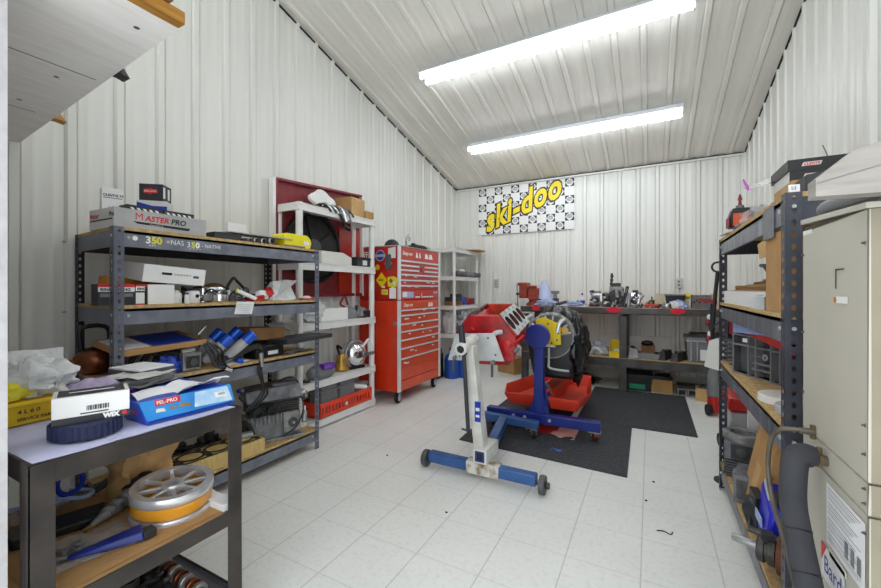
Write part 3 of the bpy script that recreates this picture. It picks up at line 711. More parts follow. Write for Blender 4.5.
S('motor_parts','heap of black greasy motor parts at the rear of the bottom shelf','engine part',m,.001)
m = MB(); m.torus((-2.50,1.62,z+.10),(.8,-.4,.3),.085,.022,'rubber',28,10); S('drive_belt','black rubber belt loop propped beside the small engine','belt',m)
m = MB(); m.tube([(-2.44,1.64,z+.09),(-2.40,1.66,z+.16),(-2.38,1.71,z+.15),(-2.36,1.74,z+.05)],.018,'rubber'); m.cyl((-2.39,1.62,z+.09),(-2.35,1.72,z+.09),.03,'steel'); S('hose_coupling','black hose with steel coupling between crate and engine','hose',m)
m = MB(); m.box(-2.80,-2.76,1.0,2.16,z+.001,z+.44,'offwhite'); S('white_board','white board leaning at the back of the rack bottom shelf','board',m,.003)
for k, (yy, zz, h) in enumerate(((2.10,0,.075),(2.135,.0,.12))):
    pass
m = MB(); m.box(-2.52,-2.37,2.10,2.2,z,z+.16,'white'); m.box(-2.369,-2.3685,2.11,2.15,z+.1,z+.105,'black'); S('white_carton','white carton behind the far end of the small engine','box',m,.002)
# ---------------------------------------------------------------- white resin shelving by the left wall
def resin_shelf(label, x0, x1, y0, y1, zs, m, r=.029, lip=.06):
    t = T('resin_shelving', label, 'shelving', ((x0+x1)/2,(y0+y1)/2,0))
    for px in (x0+r, x1-r):
        for py in (y0+r, y1-r):
            mb = MB(); mb.lathe([(r,0),(r,zs[-1]-.02),(r*1.2,zs[-1]-.015),(r*1.2,zs[-1]+.006),(r,zs[-1]+.01)],m,(px,py,0),n=14); P('post', mb, t)
    for z in zs:
        mb = MB(); mb.box(x0,x1,y0,y1,z-.012,z,m); mb.box(x1-.012,x1,y0,y1,z-lip,z+.006,m); mb.box(x0,x0+.012,y0,y1,z-lip,z+.006,m); mb.box(x0,x1,y0,y0+.012,z-lip,z+.006,m); mb.box(x0,x1,y1-.012,y1,z-lip,z+.006,m)
        P('shelf', mb, t, bev=.004)
resin_shelf('white resin shelf unit between the steel rack and the red tool chest', -2.855,-2.545,2.29,3.31, (.075,.42,.93,1.445,1.94), 'plastic_white')
resin_shelf('pale resin shelf unit in the far left corner behind the tool chest', -2.83,-2.41,4.93,5.78, (.10,.585,.985,1.40,1.80), 'plastic_white', r=.022, lip=.05)

z = 1.94+.001
m = MB(); m.prism([(math.cos(a)*.15*(1+.12*math.cos(4*a)), math.sin(a)*.095*(1+.12*math.cos(4*a))) for a in [2*PI*i/28 for i in range(28)]],(0,0,0),(0,1,0),(-.25,0,.97),(.03,0,.012),'plastic_white')
S('plastic_dome','white rounded plastic lid standing upright on the resin shelf top','lid',m,.006,loc=(-2.72,2.71,z+.105),rot=(0,0,0),local=True)
m = MB(); r_ = random.Random(3)
for k in range(10):
    y0 = 2.56+.034*k
    m.tube([(-2.66,y0,z+.02),(-2.62,y0+.05,z+.05+.02*r_.random()),(-2.56,y0+.06,z+.03),(-2.535,y0+.09,z-.02-.07*r_.random()*(k>3))],.009,r_.choice(['grey','char','alu']),n=6)
for k in range(6): m.sphere((-2.60+.02*r_.random(),2.57+.06*k,z+.035),.018,'black',8,6)
m.tube([(-2.56,2.74,z+.02),(-2.53,2.78,z-.05),(-2.53,2.83,z-.13),(-2.53,2.85,z-.15)],.012,'black'); m.cyl((-2.53,2.80,z-.12),(-2.53,2.89,z-.15),.018,'black')
S('fuel_rail','tangled fuel rail and injector wiring hanging over the resin shelf top','engine part',m)
cbox('cardboard_carton','brown cardboard carton on top of the white resin shelf','box',(-2.69,3.08,z),(.2,.22,.195),4,{'*':'card','x+':'card_lt'})
cbox('cardboard_carton','small low brown carton at the far end of the resin shelf top','box',(-2.63,3.245,z),(.13,.12,.085),-3,'card')
z = 1.445+.001
m = MB(); m.prism([(-.20,0),(.20,0),(.20,.085),(.08,.125),(-.20,.125)],(0,0,0),(0,1,0),(0,0,1),(.2,0,0),'offwhite'); m.quad((0.02,.08,.126),(.2,.08,.126),(.2,.2,.088),(.02,.2,.088),'card')
S('white_carton','wedge topped white carton on the second resin shelf','box',m,.003,loc=(-2.80,2.80,z),local=True)
m = MB(); m.box(-2.74,-2.57,3.05,3.26,z,z+.10,'char'); m.box(-2.75,-2.56,3.04,3.27,z+.078,z+.09,'black'); m.box(-2.569,-2.5685,3.13,3.20,z+.02,z+.07,'paper')
S('battery_box','black lidded box with a white label on the second resin shelf','box',m,.004)
m = MB()
for k in range(5): m.cyl((-2.7,2.40+.02*k,z+.01),(-2.60,2.42+.03*k,z+.01+.01*k),.012,'char',n=8)
S('metal_rods','short dark metal rods at the near end of the second resin shelf','rod',m)
z = .93+.001
cbox('white_carton','white carton on the third resin shelf behind the rack post','box',(-2.67,2.76,z),(.16,.34,.115),-2,'white')
m = MB(); m.sphere((-2.66,2.55,z+.1),(.08,.13,.10),'bag',18,12,amp=.25,seed=11,flat=z); S('parts_bag','clear plastic parts bag behind the white carton, third resin shelf','plastic bag',m)
m = MB(); m.sphere((-2.66,3.03,z),(.075,.115,.12),'grey',18,12,flat=z); S('metal_dome','grey metal dome beside the white carton on the third resin shelf','dome',m)
m = MB()
for k in range(6): m.cyl((-2.63+.01*k,3.08+.02*k,z+.02),(-2.62,3.10+.035*k,z+.13-.012*k),.014,r_.choice(['grey','steel','char']),n=8)
m.box(-2.64,-2.57,3.17,3.28,z,z+.07,'black'); S('scrap_metal','jumble of short pipes and a black block, third resin shelf','engine part',m)
m = MB(); m.tube([(-2.60,2.94,z+.14),(-2.60,2.90,z+.22),(-2.62,2.86,z+.15),(-2.62,2.92,z+.12)],.009,'wine'); S('red_strap','loop of dark red strap above the grey metal dome','strap',m)
z = .42+.001
t = T('air_cleaner','round chrome air cleaner housing with clamp on the fourth resin shelf','air cleaner',(-2.62,3.09,z),rot=(0,0,math.radians(-8)))
m = MB(); m.lathe([(.01,.09),(.05,.088),(.10,.06),(.125,.02),(.135,-.02),(.13,-.06),(.10,-.10)],'chrome',(-.02,0,.145),(1,0,.05),n=28); P('housing', m, t)
m = MB(); m.torus((-.01,0,.145),(1,0,.05),.137,.010,'steel',30,8); P('clamp_band', m, t)
m = MB(); m.tube([(.03,.05,.21),(.06,.10,.28),(.03,.14,.26),(.02,.16,.12)],.014,'white'); P('hose', m, t)
m = MB(); m.box(-.08,.02,-.1,.1,0,.03,'black'); P('foot', m, t, bev=.004)
m = MB(); m.box(.06,.075,.06,.18,.13,.16,'steel'); m.cyl((.06,.06,.145),(.075,.06,.145),.03,'steel'); P('lever', m, t)
m = MB(); m.lathe([(.07,0),(.08,.02),(.05,.10),(.045,.15),(.03,.17)],'brass',(-2.68,2.94,z),n=18); m.tube([(-2.68,2.92,z+.15),(-2.68,2.88,z+.25),(-2.66,2.92,z+.22)],.012,'black')
S('brass_fitting','dull brass fitting with black hose beside the chrome air cleaner','fitting',m)
m = MB(); m.sphere((-2.63,2.62,z+.05),(.085,.16,.075),'grey',18,12,flat=z); m.box(-2.60,-2.54,2.57,2.70,z+.085,z+.135,'purple'); m.text('A M M',.03,(-2.539,2.58,z+.095),(0,1,0),(0,0,1),'lilac')
S('recoil_cover','grey rounded cover with a purple panel on the fourth resin shelf','cover',m,.003)
m = MB(); m.cyl((-2.6,2.42,z),(-2.6,2.42,z+.02),.03,'char'); m.cyl((-2.6,2.42,z+.02),(-2.6,2.42,z+.03),.018,'steel'); S('round_plug','small dark round cap near the near end of the fourth resin shelf','cap',m)
z = .075+.001
t = T('parts_crate','bright red slotted plastic crate on the bottom resin shelf','crate',(-2.67,2.90,z))
def slotted(b, fix, along, c0, c1, z0, z1, mm, nsl, th):
    w = (c1-c0)/nsl
    def bx(a, b_, za, zb):
        if along == 'y': b.box(fix,fix+th,a,b_,za,zb,mm)
        else: b.box(a,b_,fix,fix+th,za,zb,mm)
    bx(c0,c1,z0,z0+.035,); bx(c0,c1,z1-.035,z1)
    for k in range(nsl): bx(c0+k*w,c0+k*w+w*.62,z0+.035,z1-.035)
    bx(c1-.02,c1,z0+.035,z1-.035)
m = MB(); m.box(-2.80,-2.55,2.53,3.25,z,z+.01,'crate_red')
slotted(m,-2.556,'y',2.53,3.25,z,z+.13,'crate_red',17,.006); slotted(m,-2.80,'y',2.53,3.25,z,z+.13,'crate_red',17,.006)
m.box(-2.80,-2.55,2.53,2.538,z,z+.13,'crate_red'); m.box(-2.80,-2.55,3.242,3.25,z,z+.13,'crate_red')
m.box(-2.57,-2.545,2.525,3.255,z+.117,z+.13,'crate_red'); P('crate_body', m, t, bev=.002)
m = MB(); m.disc((-2.5485,2.87,z+.06),(1,0,0),.018,'white'); P('round_sticker', m, t)
for k, (yy, zz, lab) in enumerate(((2.69,z+.012,'boxy grey casting at the near end of the red crate'),(2.93,z+.012,'boxy grey casting in the middle of the red crate'))):
    m = MB(); m.hexa([(-2.75,yy-.11,zz),(-2.58,yy-.11,zz),(-2.58,yy+.11,zz),(-2.75,yy+.11,zz),(-2.73,yy-.095,zz+.27),(-2.595,yy-.095,zz+.27),(-2.595,yy+.095,zz+.27),(-2.73,yy+.095,zz+.27)],'grey')
    m.box(-2.74,-2.575,yy-.118,yy+.118,zz+.20,zz+.215,'grey'); m.cyl((-2.65,yy-.03,zz+.27),(-2.65,yy-.03,zz+.34),.014,'grey_lt'); m.cyl((-2.62,yy+.05,zz+.27),(-2.62,yy+.05,zz+.31),.02,'grey_dk')
    S('metal_casting',lab,'casting',m,.006,group='castings in the red crate')
m = MB(); m.cyl((-2.68,3.05,z+.175),(-2.575,3.19,z+.14),.026,'white'); m.cyl((-2.575,3.19,z+.14),(-2.56,3.21,z+.135),.014,'steel'); S('white_tube','white cylinder lying across the red crate rim','tube',m)
m = MB()
for k in range(7): m.cyl((-2.75+.02*k,3.06+.02*k,z+.05),(-2.70+.02*k,3.12+.015*k,z+.2),.016,'steel' if k%2 else 'cast',n=8)
S('metal_pins','loose steel pins at the far end of the red crate','engine part',m)

# ---------------------------------------------------------------- framed red fan panel behind the shelving
t = T('wall_fan','large dark fan in a wine red plywood box on the left wall','fan',(-2.83,2.72,1.2))
xw = -2.848
y0, y1, z0, z1 = 2.27, 3.40, 1.18, 2.19
def zt(y): return 2.155+.075*(y-2.27)
m = MB(); m.hexa([(xw,y0,z0),(xw+.012,y0,z0),(xw+.012,y1,z0),(xw,y1,z0),(xw,y0,zt(y0)),(xw+.012,y0,zt(y0)),(xw+.012,y1,zt(y1)),(xw,y1,zt(y1))],'maroon_pl'); P('back_panel', m, t)
m = MB(); m.box(xw,xw+.05,y0-.03,y0,z0-.03,zt(y0)+.02,'white'); m.hexa([(xw,y0,zt(y0)),(xw+.05,y0,zt(y0)),(xw+.05,y1,zt(y1)),(xw,y1,zt(y1)),(xw,y0,zt(y0)+.02),(xw+.05,y0,zt(y0)+.02),(xw+.05,y1,zt(y1)+.02),(xw,y1,zt(y1)+.02)],'maroon_pl')
m.box(xw,xw+.05,y1,y1+.03,z0-.03,zt(y1)+.02,'white'); m.box(xw,xw+.05,y0,y1,z0-.03,z0,'wine'); m.box(xw,xw+.045,y0,y0+.03,z0,zt(y0),'maroon_pl'); P('frame', m, t)
m = MB(); m.box(xw+.012,xw+.03,3.06,3.38,z0,1.86,'chest_red2'); P('side_board', m, t)
c = (xw+.03,2.72,1.62)
m = MB(); m.torus(c,(1,0,0),.33,.02,'black',40,8); m.disc((c[0]-.012,c[1],c[2]),(1,0,0),.33,'black',36); P('fan_ring', m, t)
for k in range(5):
    a = 2*PI*k/5+.3; m = MB(); pts = []
    for rr, da in ((.06,-.5),(.30,-.42),(.315,0),(.29,.36),(.06,.5)): pts.append((math.cos(a+da)*rr, math.sin(a+da)*rr))
    m.prism(pts,(c[0]-.005,c[1],c[2]),(0,1,0),(0,0,1),(.006,0,0),'fan_blade'); P('fan_blade', m, t)
m = MB(); m.lathe([(.08,0),(.08,.012),(.04,.02)],'grey_dk',c,(1,0,0),n=20); P('fan_hub', m, t)

# ---------------------------------------------------------------- red tool chest: cabinet and top chest
cx0, cx1, cy0, cy1 = -2.852, -2.33, 3.42, 4.345
TCB = t = T('rolling_tool_cabinet','tall red rolling tool cabinet with orange-red drawers on casters','tool cabinet',((cx0+cx1)/2,(cy0+cy1)/2,0))
zb = .135; zs_ = 1.117
m = MB(); m.box(cx0,cx1-.012,cy0,cy1,zb,zs_-.004,'chest_red'); P('cabinet_body', m, t, bev=.004)
for yy in (cy0-.002, cy1-.042):
    m = MB(); m.box(cx1-.014,cx1+.004,yy,yy+.044,zb,zs_-.006,'trim_bright'); P('corner_trim', m, t)
def drawer(t, za, zb2, ya, yb, mat, deco=None, trim=True):
    m = MB(); m.box(cx1-.012,cx1-.001,ya,yb,za,zb2-.004,mat)
    if deco: deco(m, cx1-.0004, ya, za, yb, zb2)
    d = P('drawer', m, t)
    if trim:
        m = MB(); m.box(cx1-.001,cx1+.012,ya,yb,zb2-.020,zb2-.004,'trim_bright'); P('drawer_pull', m, d)
ya, yb = cy0+.046, cy1-.046
rr = random.Random(5)
def marks(n, w=(.03,.09)):
    def f(m, x, ya, za, yb, zb2):
        for k in range(n):
            y = rr.uniform(ya+.05, yb-.14); h = min(.022,(zb2-za)*.3)
            zc = za+(zb2-za)*rr.uniform(.3,.5); m.box(x,x+.0006,y,y+rr.uniform(*w),zc,zc+h*.6,'white')
    return f
def snap(size):
    def f(m, x, ya, za, yb, zb2):
        m.text('Snap-on', size, (x+.001,ya+.05,za+(zb2-za)*.3),(0,1,0),(0,0,1),'white',bold=.0012,shear=.35)
        for k in range(2): m.hexa([(x,yb-.26+.06*k,za+.012),(x+.0008,yb-.26+.06*k,za+.012),(x+.0008,yb-.20+.06*k,za+.012),(x,yb-.20+.06*k,za+.012),(x,yb-.235+.05*k,za+.06),(x+.0008,yb-.235+.05*k,za+.06),(x+.0008,yb-.205+.05*k,za+.06),(x,yb-.205+.05*k,za+.06)],'white')
    return f
drawer(t,1.017,1.112,ya,yb,'drawer_red',snap(.055),trim=False)
zl = [1.017,.96,.868,.785,.695,.605,.495,.376]
for k in range(len(zl)-1): drawer(t,zl[k+1],zl[k],ya,yb,'drawer_red',marks(2+k % 2))
m = MB(); m.box(cx1-.012,cx1-.002,ya,yb,.25,.374,'drawer_red'); m.box(cx1-.012,cx1-.002,ya,yb,zb+.004,.243,'drawer_red'); P('bottom_panel', m, t)
m = MB(); m.cyl((cx1-.04,cy0-.012,.87),(cx1-.04,cy0,.87),.022,'steel'); P('side_lock', m, t)
for px in (cx0+.07, cx1-.055):
    for py in (cy0+.07, cy1-.07):
        m = MB(); m.box(px-.04,px+.04,py-.035,py+.035,zb-.014,zb-.001,'black'); m.box(px-.03,px+.03,py-.022,py-.018,.05,zb-.01,'steel'); m.box(px-.03,px+.03,py+.018,py+.022,.05,zb-.01,'steel')
        c_ = P('caster', m, t)
        m = MB(); m.lathe([(.062,-.018),(.066,-.014),(.066,.014),(.062,.018)],'rubber',(px,py,.067),(.9,.3,0) if px < -2.5 else (.97,.25,0),n=22); P('wheel', m, c_)
        m = MB(); m.lathe([(.042,-.0195),(.042,.0195)],'fixture',(px,py,.067),(.97,.25,0),n=18); P('wheel_hub', m, c_)
TCH = t = T('top_tool_chest','red top tool chest covered in stickers, resting on the rolling cabinet','tool chest',((cx0+cx1)/2,(cy0+cy1)/2,zs_))
m = MB(); m.box(cx0,cx1-.012,cy0+.004,cy1-.004,zs_,1.70,'chest_red2'); P('chest_body', m, t, bev=.004)
m = MB(); m.box(cx0,cx1-.001,cy0+.002,cy1-.002,1.70,1.708,'grey_lt'); P('chest_lid', m, t)
for yy in (cy0, cy1-.042):
    m = MB(); m.box(cx1-.014,cx1+.004,yy,yy+.042,zs_+.003,1.70,'trim_bright'); P('corner_trim', m, t)
def lidfront(m, x, ya, za, yb, zb2):
    m.text('Snap-on', .06, (x+.001,ya+.03,za+.055),(0,1,0),(0,0,1),'white',bold=.0012,shear=.3)
    for k, (a, w) in enumerate(((.30,.05),(.37,.04),(.50,.09),(.60,.09))): m.hexa([(x,ya+a,za+.04),(x+.0008,ya+a,za+.04),(x+.0008,ya+a+w,za+.04),(x,ya+a+w,za+.04),(x,ya+a+.01,za+.10),(x+.0008,ya+a+.01,za+.10),(x+.0008,ya+a+w*.7,za+.095),(x,ya+a+w*.7,za+.095)],'white')
drawer(t,1.555,1.697,ya,yb,'drawer_red2',lidfront,trim=False)
ym = ya+.36
for za_, zb_ in ((1.505,1.555),(1.455,1.505),(1.405,1.455)):
    drawer(t,za_,zb_,ya,ym-.004,'drawer_red2'); drawer(t,za_,zb_,ym+.13 if za_ < 1.5 else ym,yb,'drawer_red2')
m = MB(); m.box(cx1-.006,cx1+.002,ym-.03,ym+.12,1.41,1.50,'drawer_red2'); m.disc((cx1+.003,ym+.05,1.462),(1,0,0),.028,'maroon_pl'); m.disc((cx1+.0045,ym+.095,1.425),(1,0,0),.010,'black'); m.disc((cx1+.0045,ym+.09,1.487),(1,0,0),.010,'black'); P('lock_panel', m, t)
for za_, zb_, n in ((1.345,1.405,3),(1.285,1.345,4),(1.237,1.285,3)): drawer(t,za_,zb_,ya,yb,'drawer_red2',marks(n))
def lower(m, x, ya, za, yb, zb2):
    m.box(x,x+.0006,ya+.03,ya+.26,za+.02,za+.085,'rag_blue'); m.box(x,x+.0008,ya+.03,ya+.12,za+.03,za+.085,'paper')
    m.text('L', .07, (x+.001,ya+.42,za+.02),(0,1,0),(0,0,1),'white',bold=.002); m.box(x,x+.0006,ya+.46,ya+.70,za+.018,za+.03,'white'); m.box(x,x+.0006,ya+.29,ya+.39,za+.018,za+.032,'white'); m.box(x,x+.0006,yb-.13,yb-.03,za+.06,za+.09,'lilac')
drawer(t,1.122,1.232,ya,yb,'drawer_red2',lower,trim=False)
ys = cy0+.003
def SX(a): return cx0+(a+2.845)*1.2
def sticker(name, poly, m, px, pz, extra=None):
    b = MB(); b.prism(poly,(SX(px),ys,pz),(1,0,0),(0,0,1),(0,-.0016,0),m)
    if extra: extra(b, SX(px), ys-.0022, pz)
    P(name, b, t)
def circ(r, n=20): return [(r*math.cos(2*PI*i/n), r*math.sin(2*PI*i/n)) for i in range(n)]
sticker('sticker',[(-.10,-.045),(.08,-.045),(.11,.05),(-.07,.05)],'white',-2.765,1.60,lambda b,x,y,zz:(b.hexa([(x-.085,y,zz-.035),(x+.075,y,zz-.035),(x+.075,y+.0005,zz-.035),(x-.085,y+.0005,zz-.035),(x-.06,y,zz+.04),(x+.1,y,zz+.04),(x+.1,y+.0005,zz+.04),(x-.06,y+.0005,zz+.04)],'chest_red2'),b.text('STP',.07,(x-.055,y-.0006,zz-.022),(1,0,0),(0,0,1),'white',bold=.003,shear=.2)))
sticker('sticker',circ(.062),'grey_lt',-2.61,1.602,lambda b,x,y,zz:(b.disc((x,y,zz),(0,-1,0),.052,'royal'),b.box(x-.07,x+.07,y-.001,y-.0004,zz-.014,zz+.014,'grey_lt')))
sticker('sticker',[(-.05,-.06),(.045,-.06),(.045,.06),(-.05,.045)],'offwhite',-2.48,1.63)
b = MB(); b.box(-2.49,-2.425,ys-.02,ys-.0005,1.45,1.61,'grey_dk'); b.box(-2.51,-2.41,ys-.012,ys-.0005,1.50,1.525,'grey'); P('wall_hook', b, t, bev=.003)
sticker('sticker',[(-.075,0),(0,-.085),(.075,0),(0,.085)],'yellow',-2.595,1.335,lambda b,x,y,zz:(b.text('4X4',.035,(x-.035,y,zz-.012),(1,0,0),(0,0,1),'logo_black',bold=.001)))
sticker('sticker',[(-.06,-.05),(.05,-.06),(.065,.04),(.01,.06),(-.065,.05)],'sticker_yel',-2.475,1.315,lambda b,x,y,zz:(b.disc((x-.02,y,zz+.01),(0,-1,0),.022,'brass'),b.disc((x+.02,y,zz-.015),(0,-1,0),.02,'offwhite')))
sticker('sticker',[(-.045,-.025),(.04,-.03),(.04,.025),(-.04,.03)],'chalk_y',-2.56,1.205,lambda b,x,y,zz:b.text('TRX',.035,(x-.036,y,zz-.012),(1,0,0),(0,0,1),'green',bold=.001))
sticker('sticker',[(-.04,-.06),(.045,-.06),(.045,.05),(.0,.065),(-.04,.05)],'white',-2.475,1.195)
sticker('sticker',[(-.02,-.01),(.02,-.01),(.02,.012),(-.02,.012)],'white',-2.575,1.26)
sticker('sticker',circ(.03),'yellow',-2.64,1.475)
for o_ in (TCB, TCH): o_.scale = (1,1,.99)
TCH.location.z = 1.117*.99
z = 1.7085*.99+.0005
m = MB(); m.sphere((0,0,0),(.085,.085,.085),'black',18,12,flat=0); m.prism([(math.cos(a)*.075, math.sin(a)*.075) for a in [PI*i/12-PI/2 for i in range(13)]],(.06,0,.004),(1,0,0),(0,1,0),(0,0,.008),'black')
S('baseball_hat','black baseball cap on top of the tool chest','cap',m,0,loc=(-2.52,3.57,z),rot=(0,0,-.8),local=True)
m = MB(); m.lathe([(.035,0),(.035,.015),(.012,.03),(.01,.07),(.016,.075)],'steel',(-2.43,3.72,z),n=14); m.tube([(-2.43,3.72,z+.07),(-2.44,3.74,z+.12),(-2.43,3.77,z+.155)],.006,'steel'); m.torus((-2.43,3.775,z+.105),(1,0,0),.02,.005,'steel',14,6); m.box(-2.46,-2.39,3.75,3.82,z,z+.03,'char')
S('valve_fixture','small steel hand fixture with wire standing on the tool chest','tool',m)
m = MB(); m.cyl((-2.41,3.86,z+.035),(-2.40,4.10,z+.025),.022,'char'); m.box(-2.43,-2.385,3.95,4.07,z,z+.05,'black'); m.cyl((-2.40,4.10,z+.025),(-2.396,4.15,z+.024),.012,'steel'); m.cyl((-2.415,3.83,z+.036),(-2.41,3.86,z+.035),.03,'black')
S('air_wrench','black pneumatic wrench lying on the tool chest','tool',m,.002)
m = MB(); m.sphere((-2.48,4.22,z+.02),(.07,.10,.04),'bag',14,10,amp=.2,seed=9,flat=z); S('plastic_wrap','clear plastic wrap at the far end of the tool chest top','plastic wrap',m)

# ---------------------------------------------------------------- corner shelf contents
m = MB(); m.sphere((0,0,.012),(.2,.26,.02),'card',14,6,amp=.2,seed=4,flat=0); S('cardboard_flat','flat cardboard piece on top of the corner shelf, overhanging','cardboard',m,0,loc=(-2.46,5.66,1.807),local=True)
z = 1.406
for k in range(3):
    m = MB(); m.lathe([(.04,0),(.04,.30),(.028,.30),(.028,.02)],'grey_dk' if k != 1 else 'grey',(-2.46,5.02+.26*k,z+.041),(.1,.95,.0),n=14,caps=False); S('pipe_length',['short grey pipe nearest on the second corner shelf','short grey pipe in the middle of the second corner shelf','short grey pipe farthest on the second corner shelf'][k],'pipe',m,0,group='pipes on the corner shelf')
m = MB(); m.sphere((-2.48,5.3,z+.09),(.05,.12,.03),'bag',12,8,amp=.3,seed=2); S('plastic_wrap','scrap of clear plastic on the grey pipes','plastic wrap',m)
z = .991
m = MB(); m.box(-2.6,-2.45,4.97,5.28,z,z+.06,'card_dk'); m.box(-2.60,-2.43,4.98,5.2,z+.06,z+.12,'char'); m.cyl((-2.5,5.0,z+.14),(-2.46,5.22,z+.13),.03,'black'); S('black_tool','black tool lying on a brown box, third corner shelf','tool',m,.004)
m = MB(); m.lathe([(.055,0),(.055,.11),(.05,.12)],'royal',(-2.50,5.36,z),n=16); S('oil_can','blue tin on the third corner shelf','can',m)
m = MB(); m.lathe([(.05,0),(.05,.10),(.045,.11)],'wine',(-2.48,5.48,z),n=16); S('oil_can','dark red tin beside the blue tin','can',m)
m = MB(); m.box(-2.55,-2.44,5.55,5.7,z,z+.09,'wine'); S('parts_box','low dark red box at the far end of the third corner shelf','box',m,.003)
z = .591
for k, (yy, s, lab) in enumerate(((5.02,(.10,.10,.17),'clear wrapped part nearest on the fourth corner shelf'),(5.28,(.13,.2,.16),'large silvery foil wrapped part on the fourth corner shelf'))):
    m = MB(); m.sphere(((-2.56,5.07) if k == 0 else (-2.47,5.34))+(z+s[2]*.9,),s,'mitt' if k else 'bag',18,12,amp=.35,seed=21+k,flat=z); S('wrapped_part',lab,'wrapped part',m)
z = .001
for k, (xx, yy, lab) in enumerate(((-2.42,4.86,'blue plastic jug nearest, on the floor beside the corner shelf'),(-2.29,4.98,'blue plastic jug closest to the engine stand wheel'))):
    m = MB(); m.lathe([(.10,0),(.105,.02),(.105,.26),(.09,.31),(.03,.35),(.03,.38)],'jug_blue',(xx,yy,z),n=18); o = S('oil_jug',lab,'jug',m,0,group='blue jugs in the corner')
    m = MB(); m.cyl((xx,yy,.381),(xx,yy,.41),.036,'black'); P('jug_cap', m, o)
    m = MB(); m.tube([(xx+.03,yy,.34),(xx+.09,yy+.02,.36),(xx+.10,yy,.24)],.014,'jug_blue'); P('jug_handle', m, o)
m = MB(); m.box(-2.66,-2.54,4.66,4.84,z,.34,'black'); m.box(-2.65,-2.55,4.68,4.82,.34,.40,'char'); S('black_battery','black battery case standing between tool cabinet and blue jugs','battery',m,.008)

# ---------------------------------------------------------------- wall things
def banner():
    bx0, bx1, bz0, bz1 = -2.46, -.965, 2.10, 2.845; yy = YB-.028
    t = T('banner','black and white checkered ski-doo banner high on the back wall','banner',((bx0+bx1)/2,yy,bz0))
    m = MB(); m.box(bx0,bx1,yy-.002,yy,bz0,bz1,'white'); b = P('banner_sheet', m, t)
    nx, nz = 11, 6; w = (bx1-bx0)/nx; h = (bz1-bz0)/nz
    m = MB(); y2 = yy-.0028
    for i in range(nx):
        for j in range(nz):
            if (i+j) % 2 == (nz-1) % 2:
                x_, z_ = bx0+i*w, bz0+j*h; c_ = (x_+w/2, z_+h/2)
                m.quad((x_+.004,y2,z_+.004),(x_+w-.004,y2,z_+.004),(x_+w-.004,y2,z_+h-.004),(x_+.004,y2,z_+h-.004),'logo_black')
                m.disc((c_[0],y2-.0006,c_[1]),(0,-1,0),h*.40,'white',18)
                for sx in (-1,1):
                    m.disc((c_[0]+sx*w*.46,y2-.0007,c_[1]),(0,-1,0),w*.08,'white',8); m.disc((c_[0],y2-.0007,c_[1]+sx*h*.46),(0,-1,0),w*.08,'white',8)
                for k, ww in ((-.16,.22),(-.03,.3),(.10,.28),(.2,.18)): m.box(c_[0]-w*ww,c_[0]+w*ww,y2-.0014,y2-.001,c_[1]+h*k,c_[1]+h*(k+.06),'grey_dk')
    P('check_print', m, b)
    ang = math.radians(21.5); u = (math.cos(ang),0,math.sin(ang)); v = (-.02,0,1.0)
    for off, mat, d in ((.040,'logo_black',.0045),(.017,'logo_yellow',.0062)):
        m = MB(); m.text('ski-doo', .50, (-2.325,yy-d,2.145), u, v, mat, bold=off, shear=.10, sx=.76, space=1.10); P('lettering', m, b)
banner()
def outlet(x, zc, label):
    t = T('wall_outlet', label, 'outlet', (x,YB-.02,zc))
    m = MB(); m.box(x-.04,x+.04,YB-.030,YB-.004,zc-.062,zc+.062,'outlet'); P('cover_plate', m, t, bev=.004)
    for dz in (-.022,.022):
        m = MB(); m.disc((x,YB-.0315,zc+dz),(0,-1,0),.016,'grey',14); P('socket', m, t)
outlet(-2.165,1.325,'white wall outlet between the corner shelf and the workbench')
outlet(.33,1.30,'white wall outlet above the black bin at the right of the workbench')

# ---------------------------------------------------------------- loft shelf top left
t = T('overhead_shelf','whitewashed overhead plywood shelf with raw lumber edge, high at the left','shelf',(-2.0,.3,1.97))
m = MB(); m.hexa([(-2.845,-.28,1.972),(-1.20,-.28,1.972),(-1.20,.64,1.972),(-2.845,.752,1.972),(-2.845,-.28,1.99),(-1.20,-.28,1.99),(-1.20,.64,1.99),(-2.845,.752,1.99)],'loft')
for xx in (-1.755,-2.30): m.box(xx,xx+.004,-.28,.655,1.9712,1.9722,'grey_dk')
for xx in (-1.30,-1.85,-2.2): m.disc((xx,.58,1.9714),(0,0,-1),.008,'grey_dk',10)
P('underside_board', m, t)
m = MB(); m.box(-1.20,-1.165,-.28,.64,1.972,2.008,'lumber'); P('edge_board', m, t, bev=.003)
m = MB(); m.box(-1.90,-1.15,-.28,.60,2.009,2.03,'card_dk'); P('top_board', m, t)
for xx, yy, mm, lab in ((-1.72,.68,'black','black wedge poking past the overhead shelf end'),(-2.42,.735,'card','brown wedge poking past the overhead shelf end')):
    m = MB(); m.prism([(0,0),(.03,0),(.0,.03)],(xx,yy+.02,1.993),(-.4,1,0),(0,0,1),(.05,0,0),mm); m.box(xx,xx+.05,yy-.2,yy+.02,1.993,2.02,mm); S('wood_wedge',lab,'wedge',m)
